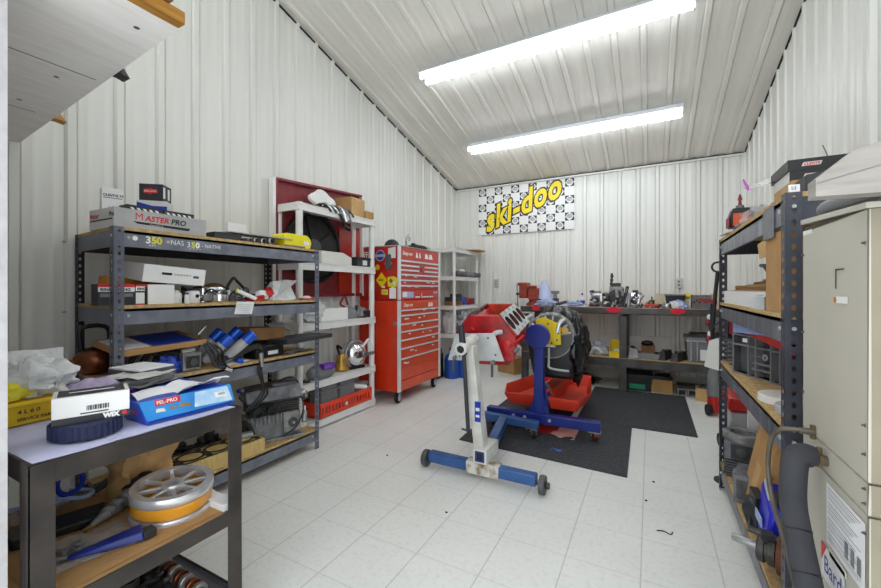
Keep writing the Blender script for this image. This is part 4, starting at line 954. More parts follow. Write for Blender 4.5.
# ---------------------------------------------------------------- steel cart, left foreground
KX0, KX1, KY0, KY1 = -1.955, -1.295, .355, .905
t = T('steel_cart','dark angle iron cart in the left foreground, piled with parts','cart',((KX0+KX1)/2,(KY0+KY1)/2,0))
for px, sx in ((KX1,-1),(KX0,1)):
    for py, sy in ((KY0,1),(KY1,-1)):
        m = MB(); m.box(min(px,px+sx*.005),max(px,px+sx*.005),min(py,py+sy*.05),max(py,py+sy*.05),0,.80,'dark_angle'); m.box(min(px,px+sx*.05),max(px,px+sx*.05),min(py,py+sy*.005),max(py,py+sy*.005),0,.80,'dark_angle'); P('leg', m, t, bev=.001)
for zz, h, top in ((.80,.055,'lav'),(.445,.05,'kraft'),(.15,.05,'rack_dark')):
    for (a, b_, c_, d) in ((KX1-.006,KX1-.0005,KY0+.006,KY1-.006),(KX0+.0005,KX0+.006,KY0+.006,KY1-.006),(KX0+.006,KX1-.006,KY0+.0055,KY0+.011),(KX0+.006,KX1-.006,KY1-.011,KY1-.0055)):
        m = MB(); m.box(a,b_,c_,d,zz-h,zz,'dark_angle'); P('rail', m, t)
    m = MB(); m.box(KX0+.011,KX1-.011,KY0+.011,KY1-.011,zz-.014,zz-.004,'grey_lt' if top=='lav' else top); P('shelf_board', m, t)
m = MB(); m.sheet((KX0+.012,KY0+.012,.800),(KX1-KX0-.026,0,0),(0,KY1-KY0-.026,0),'lav',12,12,.003,9,1); S('shop_cloth','pale lavender sheet covering the cart top','cloth',m)
zc_ = .803
# yellow bin with bags
t = T('parts_bin','yellow plastic bin hand lettered SERVICE PARTS on the cart','bin',(-1.785,.485,zc_),rot=(0,0,math.radians(2)))
m = MB()
m.hexa([(-.09,-.10,.001),(.085,-.10,.001),(.085,.10,.001),(-.09,.10,.001),(-.10,-.115,.07),(.10,-.115,.07),(.10,.115,.07),(-.10,.115,.07)],'yellow_bin')
m.box(-.107,.107,-.12,.12,.062,.075,'yellow_bin'); P('bin_body', m, t, bev=.003)
m = MB(); m.text('4 L 6 0', .018, (.1005,-.05,.040),(0,1,0),(.22,0,.97),'logo_black',bold=.0005,lift=.003); m.text('SERVICE PARTS', .0135, (.0965,-.050,.018),(0,1,0),(.22,0,.97),'logo_black',bold=.0005,lift=.004); P('handwriting', m, t)
m = MB(); m.sphere((-1.78,.505,.92),(.09,.095,.075),'bag',32,24,amp=.30,seed=31,flat=.882); S('plastic_bag','white plastic shopping bag with a green print heaped on the yellow bin','plastic bag',m)
m = MB(); m.sheet((-1.82,.42,.90),(.01,.16,.0),(-.04,.02,.115),'bag',10,10,.02,12,5); S('plastic_bag','clear bag standing up at the back of the yellow bin','plastic bag',m,0)
m = MB(); m.sphere((-1.755,.425,.90),(.07,.065,.04),'sticker_yel',18,12,amp=.3,seed=33,flat=.882); S('yellow_bag','yellow crumpled bag at the near end of the bin','plastic bag',m)
# oil filter box and filter
def ofb(mb, w, d, h):
    mb.box(w/2,w/2+.001,-d/2,d/2,0,h*.24,'char'); mb.text('WIX', .017, (w/2+.0016,.024,h*.05),(0,1,0),(0,0,1),'white',bold=.0015); mb.disc((w/2+.0016,d/2-.012,h*.13),(1,0,0),.006,'logo_red',12)
    for k in range(14): mb.box(w/2,w/2+.001,-.012+k*.0035,-.0103+k*.0035+.0006*(k%3),h*.42,h*.60,'logo_black')
    mb.box(w/2,w/2+.001,-.025,.035,h*.30,h*.35,'grey_dk')
    mb.box(-w/2+.005,w/2-.012,-d/2+.01,d/2-.01,h,h+.0008,'char'); mb.box(-.01,.0,-.05,.05,h+.0009,h+.0014,'white')
m = MB()
n = 34
m.lathe([(.072,0),(.078,.006),(.078,.040),(.072,.046)],'pleat',(0,0,0),n=40)
for k in range(n):
    a = 2*PI*k/n; m.box(0,0,0,0,0,0,'navy') if False else m.cyl((math.cos(a)*.078,math.sin(a)*.078,.004),(math.cos(a)*.078,math.sin(a)*.078,.042),.004,'pleat',n=6)
S('air_filter','round pleated blue black filter under the white filter box','filter',m,0,loc=(-1.435,.515,zc_),local=True)
cbox('filter_box','white and black filter carton balanced on the round pleated filter','box',(-1.44,.530,zc_+.0465),(.105,.165,.074),-20,{'*':'white','z+':'offwhite'},extra=ofb,tilt=(0,0))
# purple gasket pack and nitrile
m = MB(); m.hexa([(-.10,-.14,0),(.10,-.14,0),(.10,.14,0),(-.10,.14,0),(-.10,-.14,.06),(.10,-.14,.05),(.10,.14,.05),(-.10,.14,.06)],{'*':'purple'} if False else 'lilac'); m.box(-.101,-.1,-.14,.14,.02,.055,'purple'); m.box(.10,.101,-.13,.13,.02,.045,'purple')
m.box(-.09,.05,-.12,.12,.0605,.0612,'purple')
S('gasket_pack','purple and lilac gasket set carton on the back of the cart','box',m,.004,loc=(-1.80,.70,zc_),rot=(0,0,math.radians(12)),local=True)
m = MB(); m.sphere((-1.72,.635,zc_+.06),(.06,.085,.045),'lilac',26,18,amp=.16,seed=41,flat=zc_+.001); S('wrapped_gaskets','lilac plastic wrapped gasket bundle behind the white filter carton','plastic bag',m)
for k in range(5):
    pass
m = MB()
for k in range(6): m.sheet((-1.80,.67,zc_+.062+.006*k),(.20,.05,.004),(-.04,.15,.002),'offwhite' if k % 2 else 'grey_lt',8,8,.010,14,50+k)
S('gasket_sheets','stack of curled white gasket sheets on the purple carton','gasket',m)
m = MB(); m.hexa([(-.07,-.10,0),(.07,-.10,0),(.07,.10,0),(-.07,.10,0),(-.07,-.10,.05),(.07,-.10,.035),(.07,.10,.035),(-.07,.10,.05)],'royal'); m.box(-.065,.04,-.095,.095,.046,.052,'grey')
S('blue_carton','bright blue carton end between the purple pack and the blue gasket box','box',m,.002,loc=(-1.75,.85,zc_),rot=(0,0,math.radians(18)),local=True)
m = MB(); m.box(-.09,.09,-.07,.07,0,.045,'grey_dk'); m.box(-.088,.088,-.069,.069,.045,.052,'paper'); S('book','grey book with a white top page near the rear of the cart','book',m,.002,loc=(-1.84,.84,zc_+.052),rot=(0,0,math.radians(10)),local=True)
# blue gasket box
t = T('gasket_carton','open bright blue gasket carton with red lettering at the cart corner','box',(-1.43,.765,zc_),rot=(0,0,math.radians(-1)))
m = MB(); m.hexa([(-.075,-.13,0),(.075,-.13,0),(.085,.145,0),(-.07,.145,0),(-.09,-.135,.062),(.035,-.135,.062),(.045,.15,.062),(-.08,.15,.062)],'gasket_side'); P('carton_body', m, t, bev=.002)
a, b_, c_, d = (.0765,-.13,.012),(.0865,.145,.012),(.047,.152,.0655),(.036,-.136,.0655)
m = MB(); m.hexa([(.0755,-.13,.0115),(.0765,-.13,.012),(.0865,.145,.012),(.0855,.145,.0115),(.035,-.136,.065),(.036,-.136,.0655),(.047,.152,.0655),(.046,.152,.065)],'gasket_blue')
A = Vector((.0765,-.13,.012)); U = (Vector((.0865,.145,.012))-A).normalized(); V = (Vector((.036,-.136,.0655))-A); V = V-U*V.dot(U); H_ = V.length; V.normalize(); NN = U.cross(V)
def fp(u0, v0): return A+U*u0+V*v0+NN*.0008
m.quad(fp(.14,.010),fp(.268,.004),fp(.268,.062),fp(.10,.062) if False else fp(.155,.062),'ice')
m.quad(fp(.215,.026)+NN*.0003,fp(.255,.024)+NN*.0003,fp(.255,.044)+NN*.0003,fp(.215,.046)+NN*.0003,'paper')
for k in range(7): m.quad(fp(.228+.0035*k,.032)+NN*.0006,fp(.2295+.0035*k,.032)+NN*.0006,fp(.2295+.0035*k,.042)+NN*.0006,fp(.228+.0035*k,.042)+NN*.0006,'logo_black')
m.quad(fp(.03,.043),fp(.105,.043),fp(.110,.064),fp(.034,.064),'logo_red')
m.text('FEL-PRO', .0165, fp(.036,.0475)+NN*.0004, U, V, 'white', bold=.0003, shear=.15)
for k, (uu, ww) in enumerate(((.028,.028),(.066,.026),(.098,.034))): m.quad(fp(uu,.022),fp(uu+ww,.020),fp(uu+ww*.9,.032),fp(uu+.004,.034),('offwhite','grey','brass')[k])
P('printed_flap', m, t)
m = MB(); m.quad((.0775,-.12,.004),(.085,.0,.004),(.0835,.0,.018),(.0762,-.12,.018),'green') if False else m.box(-.03,.02,-.1325,-.131,.025,.05,'logo_red'); P('end_label', m, t)
m = MB(); m.sheet((-.085,-.12,.066),(.12,.0,.002),(0,.28,.012),'paper',12,12,.018,11,61,lift=lambda a,b:.012*math.sin(a*5+b*4)); P('tissue_paper', m, t)

# lower cart shelf
zl_ = .4425
t = T('spoked_pulley','aluminium spoked disc pulley with amber band on the cart lower shelf','pulley',(-1.49,.775,zl_),rot=(math.radians(2),math.radians(3),math.radians(20)))
R_ = .125
def hub_ring(m, z0, z1, mt='alu'):
    m.lathe([(R_*.80,z0),(R_*.98,z0),(R_,z0+.004),(R_,z1-.004),(R_*.98,z1),(R_*.80,z1),(R_*.80,z0)],mt,n=48,caps=False)
m = MB(); hub_ring(m,.0,.024); P('lower_flange', m, t)
m = MB(); m.lathe([(R_*.90,.03),(R_*.97,.034),(R_*.97,.066),(R_*.9,.07)],'amber',n=48,caps=False); P('amber_band', m, t)
m = MB(); m.lathe([(R_*.70,.024),(R_*.88,.024),(R_*.88,.07)],'amber',n=40,caps=False); m.disc((0,0,.03),(0,0,1),R_*.8,'amber',40); P('core', m, t)
m = MB(); hub_ring(m,.07,.10); P('upper_flange', m, t)
m = MB(); m.lathe([(.016,.03),(.034,.03),(.036,.092),(.033,.098),(.020,.098),(.018,.04)],'alu',n=28,caps=False); m.lathe([(.0175,.0),(.0175,.03)],'iron',n=20); P('hub', m, t)
for k in range(8):
    a = 2*PI*k/8; m = MB(); u = Vector((math.cos(a),math.sin(a),0)); w = Vector((-math.sin(a),math.cos(a),0))
    q = [u*.033-w*.008, u*(R_*.81)-w*.005, u*(R_*.81)+w*.005, u*.033+w*.008]
    m.hexa([tuple(p+Vector((0,0,.078))) for p in q]+[tuple(p+Vector((0,0,.092))) for p in q],'alu'); P('spoke', m, t, bev=.002)
t = T('starter_drive','steel geared starter drive with black head lying on the cart lower shelf','engine part',(-1.60,.66,zl_+.035))
m = MB(); p0 = Vector((-1.575,.575,zl_+.022)); p1 = Vector((-1.655,.745,zl_+.05)); dd = (p1-p0).normalized()
m.lathe([(.008,0),(.010,.012),(.012,.03),(.014,.031),(.014,.05),(.020,.052),(.020,.07),(.012,.072),(.013,.078),(.022,.08),(.023,.105),(.016,.107),(.016,.115),(.026,.118),(.028,.15),(.02,.155)],'steel',p0,dd,n=20); P('shaft', m, t)
m = MB(); m.lathe([(.02,.15),(.036,.155),(.04,.19),(.034,.23),(.02,.24)],'black',p0,dd,n=18); m.sphere(p0+dd*.21+Vector((0,.01,.02)),(.03,.03,.025),'black',12,8,amp=.2,seed=3); P('motor_head', m, t)
m = MB(); m.cyl(p0-dd*.02,p0,.007,'brass'); P('brass_tip', m, t)
t = T('blue_clamp_tool','blue handled tool in clear packing on the cart lower shelf','tool',(-1.42,.57,zl_+.01))
m = MB(); m.hexa([(-1.47,.485,zl_+.012),(-1.445,.475,zl_+.012),(-1.365,.63,zl_+.008),(-1.43,.655,zl_+.008),(-1.468,.487,zl_+.02),(-1.45,.479,zl_+.02),(-1.37,.628,zl_+.036),(-1.425,.65,zl_+.036)],'navy'); P('blue_body', m, t, bev=.005)
m = MB(); m.box(-1.40,-1.365,.63,.665,zl_+.006,zl_+.032,'char'); P('black_end', m, t, bev=.003)
m = MB(); m.cyl((-1.462,.483,zl_+.016),(-1.475,.462,zl_+.015),.007,'steel'); P('steel_tip', m, t)
m = MB(); m.sheet((-1.62,.43,zl_+.004),(.19,-.02,.004),(.06,.22,.004),'bag_clear',14,14,.012,16,71); S('clear_packet','clear plastic packet of metal parts under the blue tool','plastic bag',m)
for k, (xx, yy) in enumerate(((-1.53,.47),(-1.52,.53),(-1.49,.50))):
    m = MB(); m.lathe([(.010,0),(.02,0),(.02,.007),(.010,.007),(.010,0)],'steel',(xx,yy,zl_+.004),(.1,.1,1),n=18,caps=False); S('steel_washer',['steel washer nearest the cart post','steel washer in the middle of the clear packet','steel washer beside the blue tool tip'][k],'washer',m,0,group='washers in the clear packet')
t = T('paper_bag','crumpled brown paper bag standing on the cart lower shelf','paper bag',(-1.72,.79,zl_))
m = MB(); pts = [(-1.80,.68),(-1.66,.70),(-1.66,.87),(-1.80,.86)]
nn_ = 40; vs = []; 
for j in range(17):
    f = j/16
    for i in range(nn_):
        a = 2*PI*i/nn_; k = 1/max(abs(math.cos(a)),abs(math.sin(a)))**.75
        rx = .07*(1-.25*f); ry = .10*(1-.12*f)
        p = Vector((-1.73+math.cos(a)*k*rx+.02*f, .785+math.sin(a)*k*ry, zl_+.001+.235*f))
        q = (noise.noise(p*16)*.03+noise.noise(p*40)*.012)*min(1,3*f); vs.append(p+Vector((q,q*.7,.5*q if j else 0)))
fs = [(j*nn_+i,j*nn_+(i+1)%nn_,(j+1)*nn_+(i+1)%nn_,(j+1)*nn_+i) for j in range(16) for i in range(nn_)]+[tuple(range(16*nn_,17*nn_))]
m.add(vs, fs, 'kraft'); P('bag_body', m, t)
m = MB(); m.disc((-1.645,.80,zl_+.20),(1,-.3,.2),.012,'card_dk',12); P('torn_hole', m, t)
m = MB(); m.quad((KX0+.03,KY0+.03,zl_+.0012),(KX1-.03,KY0+.03,zl_+.0012),(KX1-.03,KY1-.03,zl_+.0012),(KX0+.03,KY1-.03,zl_+.0012),'card'); S('cardboard_liner','brown cardboard liner on the cart lower shelf','cardboard',m)
m = MB(); m.tube([(-1.86,.44,zl_+.05),(-1.82,.55,zl_+.055),(-1.75,.62,zl_+.05),(-1.80,.66,zl_+.045),(-1.88,.60,zl_+.05)],.007,'rag_blue'); m.sheet((-1.90,.42,zl_+.03),(.13,.03,.0),(.0,.22,.005),'bag_clear',10,10,.012,14,73); S('clear_packet','clear packet with a pale blue edge at the back of the cart lower shelf','plastic bag',m)
m = MB(); m.hexa([(-1.76,.42,zl_+.003),(-1.66,.42,zl_+.003),(-1.60,.62,zl_+.003),(-1.70,.66,zl_+.003),(-1.76,.42,zl_+.03),(-1.66,.42,zl_+.03),(-1.60,.62,zl_+.03),(-1.70,.66,zl_+.03)],'black'); S('black_case','flat black case behind the steel starter drive','case',m,.005)
m = MB()
for k in range(6): m.cyl((-1.89+.012*k,.50+.06*k,zl_+.012),(-1.86+.012*k,.55+.06*k,zl_+.05),.015,'grey_dk' if k%2 else 'char')
S('small_castings','row of small dark castings at the back of the cart lower shelf','engine part',m)
m = MB(); m.sphere((-1.86,.57,zl_+.075),(.05,.05,.07),'offwhite',14,10,amp=.2,seed=8,flat=zl_+.012); m.torus((-1.80,.60,zl_+.10),(1,.3,.2),.04,.009,'royal',20,6); S('white_jug','dirty white plastic jug with blue ring at the back of the cart lower shelf','jug',m)
m = MB(); m.sheet((-1.44,.86,zl_+.03),(.10,.0,-.005),(.0,.03,.0),'paper',6,4,.003,12,3); m.box(-1.42,-1.31,.845,.89,zl_+.002,zl_+.026,'paper'); S('paper_stack','white paper stack beside the pulley at the cart post','paper',m)
# bottom cart tray
m = MB(); m.box(-1.90,-1.34,.40,.87,.1475,.152,'grey_dk'); S('drip_pan','dark speckled liner on the cart bottom shelf','pan',m)
t = T('camshaft','steel camshaft lying on the cart bottom shelf','camshaft',(-1.55,.8,.17))
m = MB(); m.cyl((-1.68,.815,.178),(-1.36,.80,.178),.013,'rust')
P('shaft', m, t)
for k in range(8):
    m = MB(); x_ = -1.665+.04*k; m.lathe([(.024,0),(.026,.002),(.026,.016),(.024,.018)],'steel' if k % 2 else 'copper',(x_,.815-.002*k,.178+.004*((k*3)%3)),(1,-.05,0),n=16); P('cam_lobe', m, t)
m = MB(); carb(m,(-1.55,.70,.1525),.09,31,'black','iron'); S('greasy_part','greasy black metal part on the cart bottom shelf','engine part',m)
# ---------------------------------------------------------------- rubber mats and floor scraps
def mat(poly, label, z):
    m = MB(); m.prism(poly,(0,0,z),(1,0,0),(0,1,0),(0,0,.007),'mat_rubber'); S('rubber_mat',label,'mat',m,.001)
mat([(-1.365,2.87),(-.131,2.804),(-.14,3.83),(-1.40,3.83)],'black rubber mat under the engine stands, nearest of the three mats',.0005)
mat([(-1.40,3.835),(-.665,3.835),(-.665,5.05),(-1.40,5.05)],'black rubber mat behind the red drip tray, left of the white floor gap',.0005)
mat([(-.61,3.84),(.348,3.838),(.35,5.228),(-.61,5.238)],'black rubber mat in front of the workbench middle, farthest right mat',.0005)
m = MB(); m.sheet((-.68,2.995,.008),(.085,.0,.0),(.02,.05,.0),'scrap_blue',6,4,.012,30,2); S('nitrile_scrap','small bright blue scrap lying on the nearer rubber mat','scrap',m)
m = MB(); m.sheet((-.96,3.30,.0085),(.42,-.02,.0),(.0,.30,.0),'pink',12,10,.010,9,4); m.sheet((-.94,3.32,.014),(.2,0,0),(.05,.2,0),'red',6,6,.008,9,5)
S('poster_sheet','pinkish printed paper sheet on the mat under the red drip tray','paper',m)
for k,(xx,yy,lab) in enumerate(((.02,2.82,'black bit of grit on the floor nearest the mat corner'),(-.02,2.55,'black bit of grit between mat and rack'),(-.98,1.9,'black bit of grit before the white engine stand'),(-1.7,2.35,'brown bit of grit before the white shelves'))):
    m = MB(); m.sphere((xx,yy,.004),(.008,.006,.004),'black' if k<3 else 'rust',8,5,flat=.0005); S('grit',lab,'grit',m)
m = MB(); m.tube([(.03,2.26,.003),(.06,2.27,.003),(.09,2.255,.003),(.10,2.28,.003)],.0025,'black'); S('wire_scrap','bent scrap of dark wire on the floor','wire',m)

# ---------------------------------------------------------------- white and blue engine stand
t = T('engine_stand','white post engine stand with light blue legs holding the red engine block','engine stand',(-.95,2.6,0))
yb_ = 2.345
def sq_tube(m, x0,x1,y0,y1,z0,z1,mm): m.box(x0,x1,y0,y1,z0,z1,mm)
m = MB(); m.box(-1.335,-.60,yb_-.032,yb_+.032,.045,.11,'stand_blue'); P('front_crossbar', m, t, bev=.006)
m = MB(); m.box(-1.05,-.83,yb_-.040,yb_+.040,.038,.118,'stand_rust'); P('crossbar_sleeve', m, t, bev=.006)
for sx, xx in ((-1,-1.365),(1,-.565)):
    m = MB(); m.lathe([(.040,-.019),(.054,-.016),(.056,0),(.054,.016),(.040,.019)],'grey_dk',(xx,yb_,.056),(1,0,.0),n=24); w_ = P('wheel', m, t)
    m = MB(); m.lathe([(.024,-.021),(.024,.021)],'rubber',(xx,yb_,.056),(1,0,0),n=16); m.cyl((xx-.04,yb_,.056),(xx+.04,yb_,.056),.010,'iron'); P('axle', m, w_)
m = MB(); m.lathe([(.012,0),(.02,.004),(.02,.02),(.012,.022)],'iron',(-.545,yb_,.056),(1,0,0),n=8); P('axle_nut', m, t)
m = MB(); m.hexa([(-.985,2.36,.08),(-.915,2.36,.08),(-1.065,3.20,.08),(-1.135,3.20,.08),(-.985,2.36,.145),(-.915,2.36,.145),(-1.065,3.20,.145),(-1.135,3.20,.145)],'stand_blue'); P('spine_beam', m, t, bev=.005)
m = MB(); m.box(-.995,-.905,2.30,2.52,.118,.205,'stand_white'); m.box(-.982,-.918,2.2985,2.2995,.128,.195,'navy'); m.box(-.97,-.93,2.298,2.2985,.14,.185,'black'); P('post_socket', m, t, bev=.004)
m = MB(); m.hexa([(-1.36,3.19,.085),(-.80,3.15,.085),(-.80,3.22,.085),(-1.36,3.26,.085),(-1.36,3.19,.145),(-.80,3.15,.145),(-.80,3.22,.145),(-1.36,3.26,.145)],'stand_blue'); P('rear_crossbar', m, t, bev=.005)
for xx, yy in ((-.835,3.185),(-1.31,3.215)):
    m = MB(); m.box(xx-.03,xx+.03,yy-.025,yy+.025,.074,.085,'steel'); m.box(xx-.022,xx-.018,yy-.02,yy+.02,.03,.075,'steel'); m.box(xx+.018,xx+.022,yy-.02,yy+.02,.03,.075,'steel'); c_ = P('caster', m, t)
    m = MB(); m.lathe([(.034,-.014),(.036,-.01),(.036,.01),(.034,.014)],'rubber',(xx,yy,.044),(1,0,0),n=20); P('wheel', m, c_)
m = MB(); m.hexa([(-1.002,2.33,.16),(-.930,2.33,.16),(-.930,2.42,.16),(-1.002,2.42,.16),(-1.085,2.34,.85),(-1.015,2.34,.85),(-1.015,2.42,.85),(-1.085,2.42,.85)],'stand_white'); P('post', m, t, bev=.006)
m = MB(); m.box(-.995,-.955,2.3265,2.3295,.37,.50,'royal'); m.box(-.988,-.962,2.3255,2.3265,.44,.46,'white'); m.box(-.988,-.962,2.3255,2.3265,.40,.415,'white'); 
b_ = P('label_plate', m, t)
hd = Vector((-.10,.98,.12)).normalized(); h0 = Vector((-1.062,2.25,.838)); h1 = h0+hd*.30
m = MB(); m.lathe([(.026,0),(.038,0),(.040,.006),(.040,.27),(.036,.30)],'stand_white',h0,hd,n=24,caps=False); m.disc(h0+hd*.012,-hd,.026,'black',20); P('head_tube', m, t)
m = MB(); m.torus(h0+hd*.004,hd,.032,.008,'stand_white',24,8); P('tube_collar', m, t)
m = MB(); m.cyl((-1.075,2.29,.99),(-1.055,2.29,.80),.021,'char',n=12); m.cyl((-1.055,2.29,.80),(-1.015,2.27,.32),.013,'char',n=12); m.cyl((-1.06,2.27,.33),(-1.005,2.27,.325),.006,'iron'); P('turning_bar', m, t)
pc = Vector((-1.10,2.60,.805)); pu = Vector((1,.1,.02)).normalized(); pv = Vector((-.0,-.12,.99)).normalized()
m = MB(); m.prism([(-.225,-.105),(.20,-.095),(.135,.105),(-.155,.095)],pc,pu,pv,tuple(hd*.012),'plate_grey')
for a, b2 in ((-.13,-.07),(.14,-.05),(.09,.07),(-.09,.06)): m.disc(pc+pu*a+pv*b2-hd*.001,-hd,.008,'grey_dk',10)
P('mounting_plate', m, t, bev=.002)
for a, b2 in ((-.165,-.08),(.12,-.10)):
    m = MB(); q = pc+pu*a+pv*b2; m.cyl(q-hd*.03,q+hd*.10,.014,'grey'); m.cyl(q-hd*.03+Vector((0,0,-.012)),q-hd*.03-Vector((0,0,.10)),.009,'grey_dk'); P('mounting_arm', m, t)
# red V8 block carried by the stand
def v8():
    eul = Matrix((pu.normalized(), hd, pu.cross(hd).normalized())).transposed().to_euler()
    t = T('engine_block','bare red V8 engine block bolted to the white engine stand','engine block',tuple(Vector((-1.055,2.665,.80))),rot=eul)
    L = .56
    m = MB()
    hexf = [(-.20,-.10),(.20,-.10),(.225,.02),(.225,.085),(.105,.235),(-.105,.235),(-.225,.085),(-.225,.02)]
    m.prism(hexf,(0,.0,0),(1,0,0),(0,0,1),(0,.035,0),'engine_red')
    P('bell_flange', m, t, bev=.008)
    m = MB(); blk = [(-.16,-.12),(.16,-.12),(.18,.02),(.215,.075),(.10,.215),(.035,.12),(-.035,.12),(-.10,.215),(-.215,.075),(-.18,.02)]
    m.prism(blk,(0,.035,0),(1,0,0),(0,0,1),(0,L-.065,0),'engine_red')
    for k in range(4): m.cyl((.17,.09+.11*k,.0),(.215,.09+.11*k,-.01),.026,'engine_red'); m.cyl((-.17,.09+.11*k,.0),(-.215,.09+.11*k,-.01),.026,'engine_red')
    m.box(-.15,.15,.05,L-.05,-.145,-.12,'engine_red'); P('crankcase', m, t, bev=.006)
    m = MB(); m.prism([(-.17,-.08),(.17,-.08),(.20,.05),(.125,.235),(-.125,.235),(-.20,.05)],(0,L-.03,0),(1,0,0),(0,0,1),(0,.03,0),'engine_orange'); P('front_flange', m, t, bev=.006)
    m = MB(); m.box(-.10,.10,.06,L-.04,.115,.135,'iron'); m.box(-.02,.02,.08,L-.06,.13,.15,'rust'); P('lifter_valley', m, t)
    for sg in (1,-1):
        a = Vector((sg*.115,0,.245)); b = Vector((sg*.235,0,.090)); u = (b-a).normalized(); W = (b-a).length; nrm = Vector((sg*.155,0,.12)).normalized()
        m = MB(); 
        # deck plate with four open bores
        y0, y1 = .012, L-.035; px = (y1-y0)/4
        for k in range(4):
            ya_, yb2 = y0+px*k, y0+px*(k+1); yc = (ya_+yb2)/2; n = 24; R = .058
            ci = [a+u*(W/2+R*math.cos(2*PI*i/n))+Vector((0,yc+R*math.sin(2*PI*i/n),0)) for i in range(n)]
            def sqp(i):
                ang = 2*PI*i/n; c, s = math.cos(ang), math.sin(ang); kx = W/2; ky = px/2; f = min(kx/abs(c) if abs(c)>1e-6 else 9, ky/abs(s) if abs(s)>1e-6 else 9)
                return a+u*(W/2+c*f)+Vector((0,yc+s*f,0))
            oi = [sqp(i) for i in range(n)]
            m.add(ci+oi, [(i,(i+1)%n,n+(i+1)%n,n+i) for i in range(n)], 'plate_grey')
            dp = [p-nrm*.10 for p in ci]
            m.add(ci+dp, [(i,(i+1)%n,n+(i+1)%n,n+i) for i in range(n)], 'iron', True); m.add(dp, [tuple(range(n))], 'char')
            for s1, s2 in ((.10,.12),(.9,.12),(.10,.88),(.9,.88)): m.disc(a+u*W*s1+Vector((0,ya_+px*s2,0))+nrm*.0008,nrm,.005,'black',8)
        P('cylinder_deck', m, t, label='bare silver deck face with four open bores' if sg > 0 else None)
        m = MB()
        m.prism([(0,0),(W,0),(W-.02,-.05),(.03,-.05)],a+Vector((0,.012,0))-nrm*.0012,u,nrm,(0,.008,0),'engine_red'); m.prism([(0,0),(W,0),(W-.02,-.05),(.03,-.05)],a+Vector((0,L-.043,0))-nrm*.0012,u,nrm,(0,.008,0),'engine_red'); 
        P('bank_wall', m, t)
    m = MB()
    for xx, zz, r in ((-.15,.04,.02),(.16,.03,.03),(.0,.0,.075),(.10,.11,.018),(-.09,.13,.016),(.18,-.04,.02)): m.lathe([(r*.6,0),(r,0),(r,.008),(r*.6,.01)],'engine_red',(xx,-.001,zz),(0,-1,0),n=18)
    m.box(-.075,.04,-.012,0,.075,.098,'engine_orange'); m.tube([(.05,-.01,.08),(.09,-.03,.115),(.13,-.01,.12)],.018,'plate_grey'); P('casting_bosses', m, t)
    m = MB(); m.cyl((.215,.0,-.02),(.25,-.02,.02),.015,'steel'); m.cyl((.19,-.012,.02),(.27,.06,.08),.011,'engine_red'); P('side_bracket', m, t)
v8()

# ---------------------------------------------------------------- dark blue engine stand
t = T('engine_stand','dark blue engine stand on casters holding the plastic wrapped engine','engine stand',(-.82,3.5,0))
y3 = 3.35
m = MB(); m.box(-1.30,-.345,y3-.04,y3+.04,.085,.165,'navy'); P('front_crossbar', m, t, bev=.006)
for xx in (-.95,-.74,-1.05): 
    m = MB(); m.lathe([(.014,0),(.014,.008),(.008,.012)],'grey_lt',(xx,y3-.04,.125),(0,-1,0),n=10); P('bolt', m, t)
m = MB(); m.box(-.86,-.78,y3+.0,4.30,.17,.245,'navy'); P('spine_beam', m, t, bev=.006)
for xx, yy, sp in ((-.388,y3,0),(-1.25,y3,0),(-.82,4.22,1)):
    m = MB(); m.box(xx-.045,xx+.045,yy-.035,yy+.035,(.078 if not sp else .15),(.086 if not sp else .17),'grey_lt'); m.box(xx-.026,xx-.021,yy-.022,yy+.022,.05,.08,'steel'); m.box(xx+.021,xx+.026,yy-.022,yy+.022,.05,.08,'steel')
    if sp: m.cyl((xx,yy,.078),(xx,yy,.15),.02,'steel')
    c_ = P('caster', m, t)
    m = MB(); m.lathe([(.035,-.017),(.043,-.014),(.043,.014),(.035,.017)],'copper',(xx,yy,.051),(.95,.3,0),n=22); P('wheel', m, c_)
m = MB(); m.box(-.875,-.795,y3-.03,y3+.05,.165,.74,'navy'); P('post', m, t, bev=.006)
m = MB(); m.hexa([(-.925,y3-.012,.165),(-.745,y3-.012,.165),(-.745,y3+.012,.165),(-.925,y3+.012,.165),(-.872,y3-.012,.30),(-.797,y3-.012,.30),(-.797,y3+.012,.30),(-.872,y3+.012,.30)],'navy')
m.hexa([(-.79,y3+.03,.165),(-.765,y3+.03,.165),(-.765,y3+.24,.24),(-.79,y3+.24,.24),(-.79,y3+.03,.42),(-.765,y3+.03,.42),(-.765,y3+.05,.42),(-.79,y3+.05,.42)],'navy'); P('gusset', m, t)
m = MB(); m.lathe([(.098,0),(.104,.005),(.104,.05),(.098,.055)],'navy',(-.842,y3-.055,.822),(0,1,.06),n=36); m.cyl((-.842,y3-.01,.822),(-.842,y3+.17,.835),.05,'navy',n=20); P('head_disc', m, t)
m = MB(); m.prism([(-.06,-.12),(.135,-.10),(.125,.085),(.07,.10),(-.02,.14),(-.09,.11)],(-.82,y3+.17,.835),(1,0,0),(0,0,1),(0,.014,0),'yellow')
for a, b2 in ((.10,.05),(.10,-.06),(.02,.08),(.05,-.09),(.11,0)): m.disc((-.82+a,y3+.169,.835+b2),(0,-1,0),.009,'grey_dk',10)
P('mounting_plate', m, t, label='yellow mounting plate', bev=.002)
m = MB(); m.tube([(-.765,y3+.05,.72),(-.765,y3+.05,.60),(-.765,y3+.05,.555),(-.72,y3+.05,.54),(-.60,y3+.05,.535)],.010,'grey_lt',sub=4); m.cyl((-.79,y3+.05,.735),(-.71,y3+.05,.735),.010,'grey_lt'); P('crank_handle', m, t, label='pale bent crank handle')
m = MB(); m.cyl((-.775,y3-.02,.44),(-.72,y3+.15,.22),.008,'steel'); m.sphere((-.765,y3+.01,.36),(.014,.014,.02),'red',10,6); P('release_pin', m, t)
